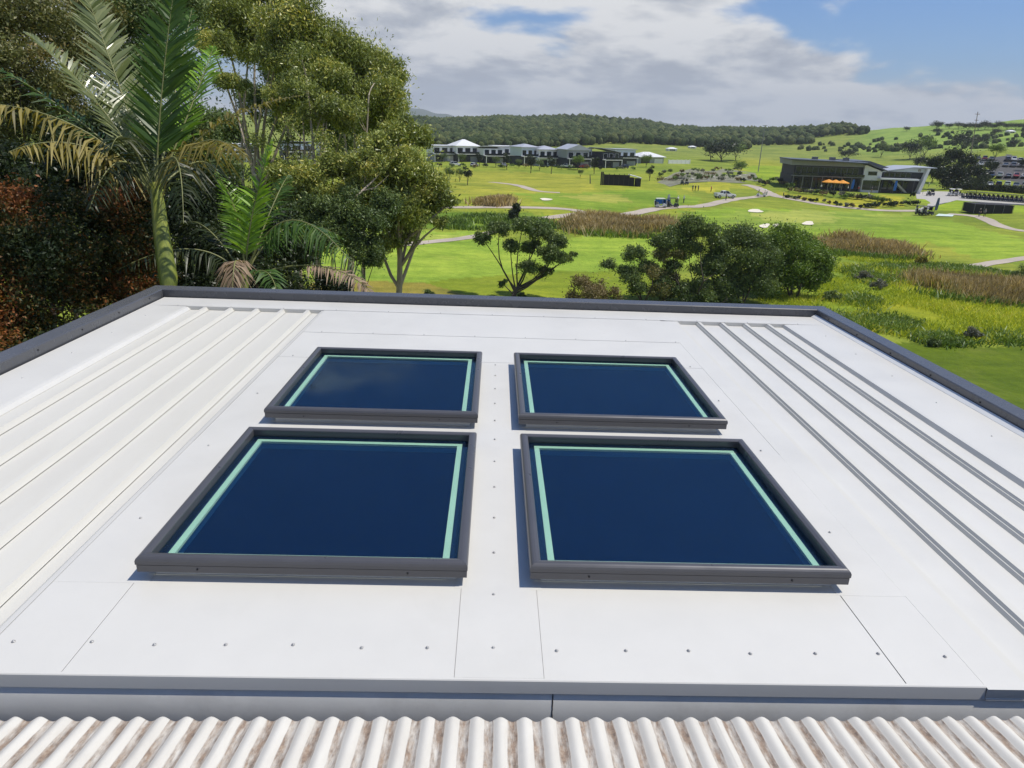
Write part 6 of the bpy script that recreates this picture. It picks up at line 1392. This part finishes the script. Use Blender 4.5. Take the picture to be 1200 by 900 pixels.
def put_person(p, rz, shirt, pants, label, cap='white'):
    me = pbase.copy(); me.materials.clear()
    for m_ in (M['cloth_'+shirt], M['cloth_'+pants], M['skin'], M['cloth_'+cap], M['cloth_black']): me.materials.append(m_)
    mi = []
    for f in me.polygons:
        c = f.center; a = 0
        if c.z > 1.70: a = 3
        elif c.z > 1.49: a = 2
        elif c.z < 0.10: a = 4
        elif c.z < 1.0 and abs(c.y) < .14: a = 1
        elif c.z < 1.12 and (abs(c.x) > .2 or c.y < -.12): a = 2
        mi.append(a)
    me.polygons.foreach_set('material_index', mi); me.polygons.foreach_set('use_smooth', [True]*len(mi))
    o = link_mesh('person', me, None); o.location = (float(p[0]), float(p[1]), float(terr(p[0], p[1]))); o.rotation_euler = (0, 0, rz); tag(o, label, 'person', 'golfers'); return o
for px, py, s_, q, lb, rz in ((811.5, 224, 'navy', 'black', 'golfer in navy top, leftmost of three on the putting green', 0.4), (814.5, 224.2, 'black', 'black', 'golfer in black, middle of three on the putting green', 2.4), (818, 224, 'grey', 'navy', 'golfer in grey top, right of three on the putting green', -1.2), (833, 225, 'red', 'black', 'golfer standing alone on the putting green left of the ute', 1.0),
                          (850.5, 235, 'khaki', 'black', 'person standing on the path in front of the white ute', 2.0), (917.5, 232.5, 'black', 'black', 'person walking on the path below the clubhouse lawn', 1.4), (1073.5, 248.5, 'navy', 'black', 'person in dark clothes standing left of the black golf carts', 0.2), (1147, 254, 'black', 'navy', 'person on the right hand path, left of two', 0.2), (1153, 254.8, 'grey', 'black', 'person on the right hand path, right of two', 2.8),
                          (1088, 219, 'white', 'grey', 'person in white beside the clubhouse end wall', 0.7), (1017, 232.5, 'white', 'white', 'person in white on the clubhouse lawn', 0.7), (794, 238.5, 'white', 'grey', 'golfer in white top right of the white feather flag', 0.5), (801, 238, 'white', 'navy', 'second golfer in white top further right of the white feather flag', 1.9)):
    if pbase: put_person(G(px, py), rz, s_, q, lb)

for k, px in enumerate((514, 529, 543, 557, 570, 586, 604, 615, 638, 655, 668, 688, 704, 724, 742)):
    hedge_bush('garden shrub before the house row, %s from the left' % row_phrase(k, 15), G(px, 195.5+(px-514)*0.018+rng.uniform(-.6, .6)), pxm(rng.uniform(5, 10), 300), pxm(rng.uniform(3, 6), 300), lms[(0, 1, 4, 3)[k % 4]], 'shrubs before the house row', 240)
for k, (px, c, kd) in enumerate(((534, 'white', 'wagon'), (556, 'white', 'hatch'), (590, 'silver', 'sedan'), (664, 'white', 'ute'), (684, 'red', 'hatch'), (731, 'black', 'wagon'))):
    put_car(kd, c, G(px, 194.5+(px-514)*0.015), R(20)+k*0.7, '%s car parked by the house row, %s from the left' % (c, row_phrase(k, 6)), 'cars by the house row')
for k, (fx, s_, q) in enumerate(((0.20, 'white', 'navy'), (0.27, 'blue', 'black'), (0.33, 'grey', 'black'), (0.39, 'white', 'black'), (0.47, 'red', 'navy'), (0.56, 'navy', 'khaki'))):
    if pbase: put_person(club_pt(CL*fx, -5.6-0.5*(k % 2)), k*1.3, s_, q, 'person in %s top on the clubhouse terrace, %s from the left' % (s_, row_phrase(k, 6)))
# ------------------------------------------------------------------ other course furniture
p = G(727, 217.5); d = dist(p)
sc_ = empty('screened_shelter', p, R(-4), 'black screened driving shelter with small white roofs on the upper fairway', 'shelter'); w = pxm(44, d); h = pxm(12, d)
MB().box(-w*0.45, w*0.22, 0, 0.25, 0.0, h).build('screen', M['net'], sc_)
for k in range(6): MB().box(-w*0.45+w*0.67*k/5-0.1, -w*0.45+w*0.67*k/5+0.1, -0.12, -0.002, -0.3, h+0.25).build('post', M['black_plastic'], sc_)
for x in (-0.52, -0.48): MB().box(w*x-0.18, w*x+0.18, -0.2, 0.2, -0.3, h+0.7).build('post', M['black_plastic'], sc_)
MB().box(w*0.23, w*0.36, 0, 3.0, -0.3, h*0.75).build('hut_wall', M['net'], sc_); b_ = MB().prism([(w*0.22, h*0.97), (w*0.38, h*0.85), (w*0.38, h*0.93), (w*0.22, h*1.06)], 'y', -0.4, 3.4); b_.build('hut_roof', M['white_paint'], sc_)
MB().box(w*0.40, w*0.53, -0.3, 2.6, -0.3, h*0.70).build('hut_wall', M['net'], sc_); b_ = MB().prism([(w*0.38, h*0.86), (w*0.55, h*0.70), (w*0.55, h*0.78), (w*0.38, h*0.94)], 'y', -0.6, 3.0); b_.build('hut_roof', M['white_paint'], sc_)
p = G(1163, 250.5); d = dist(p)
nc = empty('practice_net', p, R(-8), 'dark netted practice cage on the grass below the golf cart row', 'net cage'); w = pxm(42, d); h = pxm(10, d); dp = 5.0
for (a, b_, c, e) in ((-w/2, w/2, dp-.04, dp), (-w/2, -w/2+.04, 0, dp-.05), (w/2-.04, w/2, 0, dp-.05), (-w/2+.05, w/2-.05, 0, 0.03)): MB().box(a, b_, c, e, 0, h).build('net_panel', M['net'], nc)
MB().box(-w/2, w/2, 0, dp, h+.003, h+.03).build('net_panel', M['net'], nc)
for x in np.linspace(-w/2-0.06, w/2+0.06, 5):
    for y in (-.08, dp+.08): MB().tube([(x, y, -.2), (x, y, h+.1)], .05, 6).build('post', M['steel'], nc)
p = G(776, 242); d = dist(p); w = pxm(18, d)
bn = empty('banner_frame', p, 0.05, 'bright blue banner panels standing beside the cart path', 'banner')
for k in range(2): MB().box(-w/2+w*0.51*k, -w/2+w*0.51*k+w*0.48, 0, 0.05, 0.55, 1.5).build('banner_panel', M['blue_cloth'], bn)
for k in range(3): MB().tube([(-w/2+w*0.5*k, 0.09, -.1), (-w/2+w*0.5*k, 0.09, 1.6)], .035, 6).build('post', M['steel'], bn)
tm = patch('tee_mat', g2([(1096, 253.5), (1100, 251), (1118, 252.3), (1116, 254.3)]), M['mat_green'], 0.12, 'pale green tee mat lying beside the navy feather flag', kind=None); tm['category'] = 'mat'
def pole(name, label, px, ptop, pybase, lean, dd_, r, mt, arms):
    base = W(px, pybase, dd_); z = float(terr(base[0], base[1])); top = W(px+lean, ptop, dd_); base = np.array([base[0], base[1], z])
    r_ = empty(name, base, 0, label, 'pole'); t = top-base; MB().tube([(0, 0, -.5), t*0.5, t], [r*1.2, r, r*0.75], 8).build('shaft', mt, r_)
    for a in arms:
        q = t*a[0]; MB().box(q[0]-a[1], q[0]+a[1], q[1]-.1, q[1]+.1, q[2]-.1, q[2]+.1).build('cross_arm', mt, r_)
pole('steel_pole', 'tall thin steel pole standing left of the clubhouse', 891, 147, 184, 5.5, 300, 0.16, M['steel'], ((1.0, 1.0),))
pole('timber_pole', 'tall leaning timber power pole above the trees at the right', 1141, 131, 168, 5, 330, 0.20, M['timber'], ((0.95, 1.2), (0.82, 0.9)))
pole('timber_pole', 'small distant power pole in the pasture at the right edge', 1191, 158, 170, 1, 480, 0.16, M['timber'], ((0.95, 1.2),))
pole('light_pole', 'short dark pole on the fairway left of the screened shelter', 691.5, 205, 219, 0, 200, 0.14, M['black_plastic'], ())

# unused prototypes are not part of the place
for pr in [protos[k] for k in protos if k not in used]+[cprot[k] for k in cprot if k not in cused]:
    for c in list(pr.children_recursive)+[pr]: bpy.data.objects.remove(c)

# ------------------------------------------------------------------ distance haze
HAZE = 1.25e-4
hm, nt, b_ = new_mat('haze_air'); nt.nodes.remove(b_)
pv = nd(nt, 'ShaderNodeVolumePrincipled'); pv.inputs['Color'].default_value = (0.86, 0.93, 1.0, 1); pv.inputs['Density'].default_value = HAZE; pv.inputs['Anisotropy'].default_value = 0.0
nt.links.new(pv.outputs[0], nt.nodes['Material Output'].inputs['Volume'])
hz = MB().box(-11500, 11500, -11500, 11500, -12, 560).build('haze', hm); tag(hz, 'thin pale blue air over the whole landscape', kind='stuff')
print('objects', len(bpy.data.objects), 'tris', sum(len(m_.loop_triangles) if False else sum(1 for _ in ()) for m_ in ()))
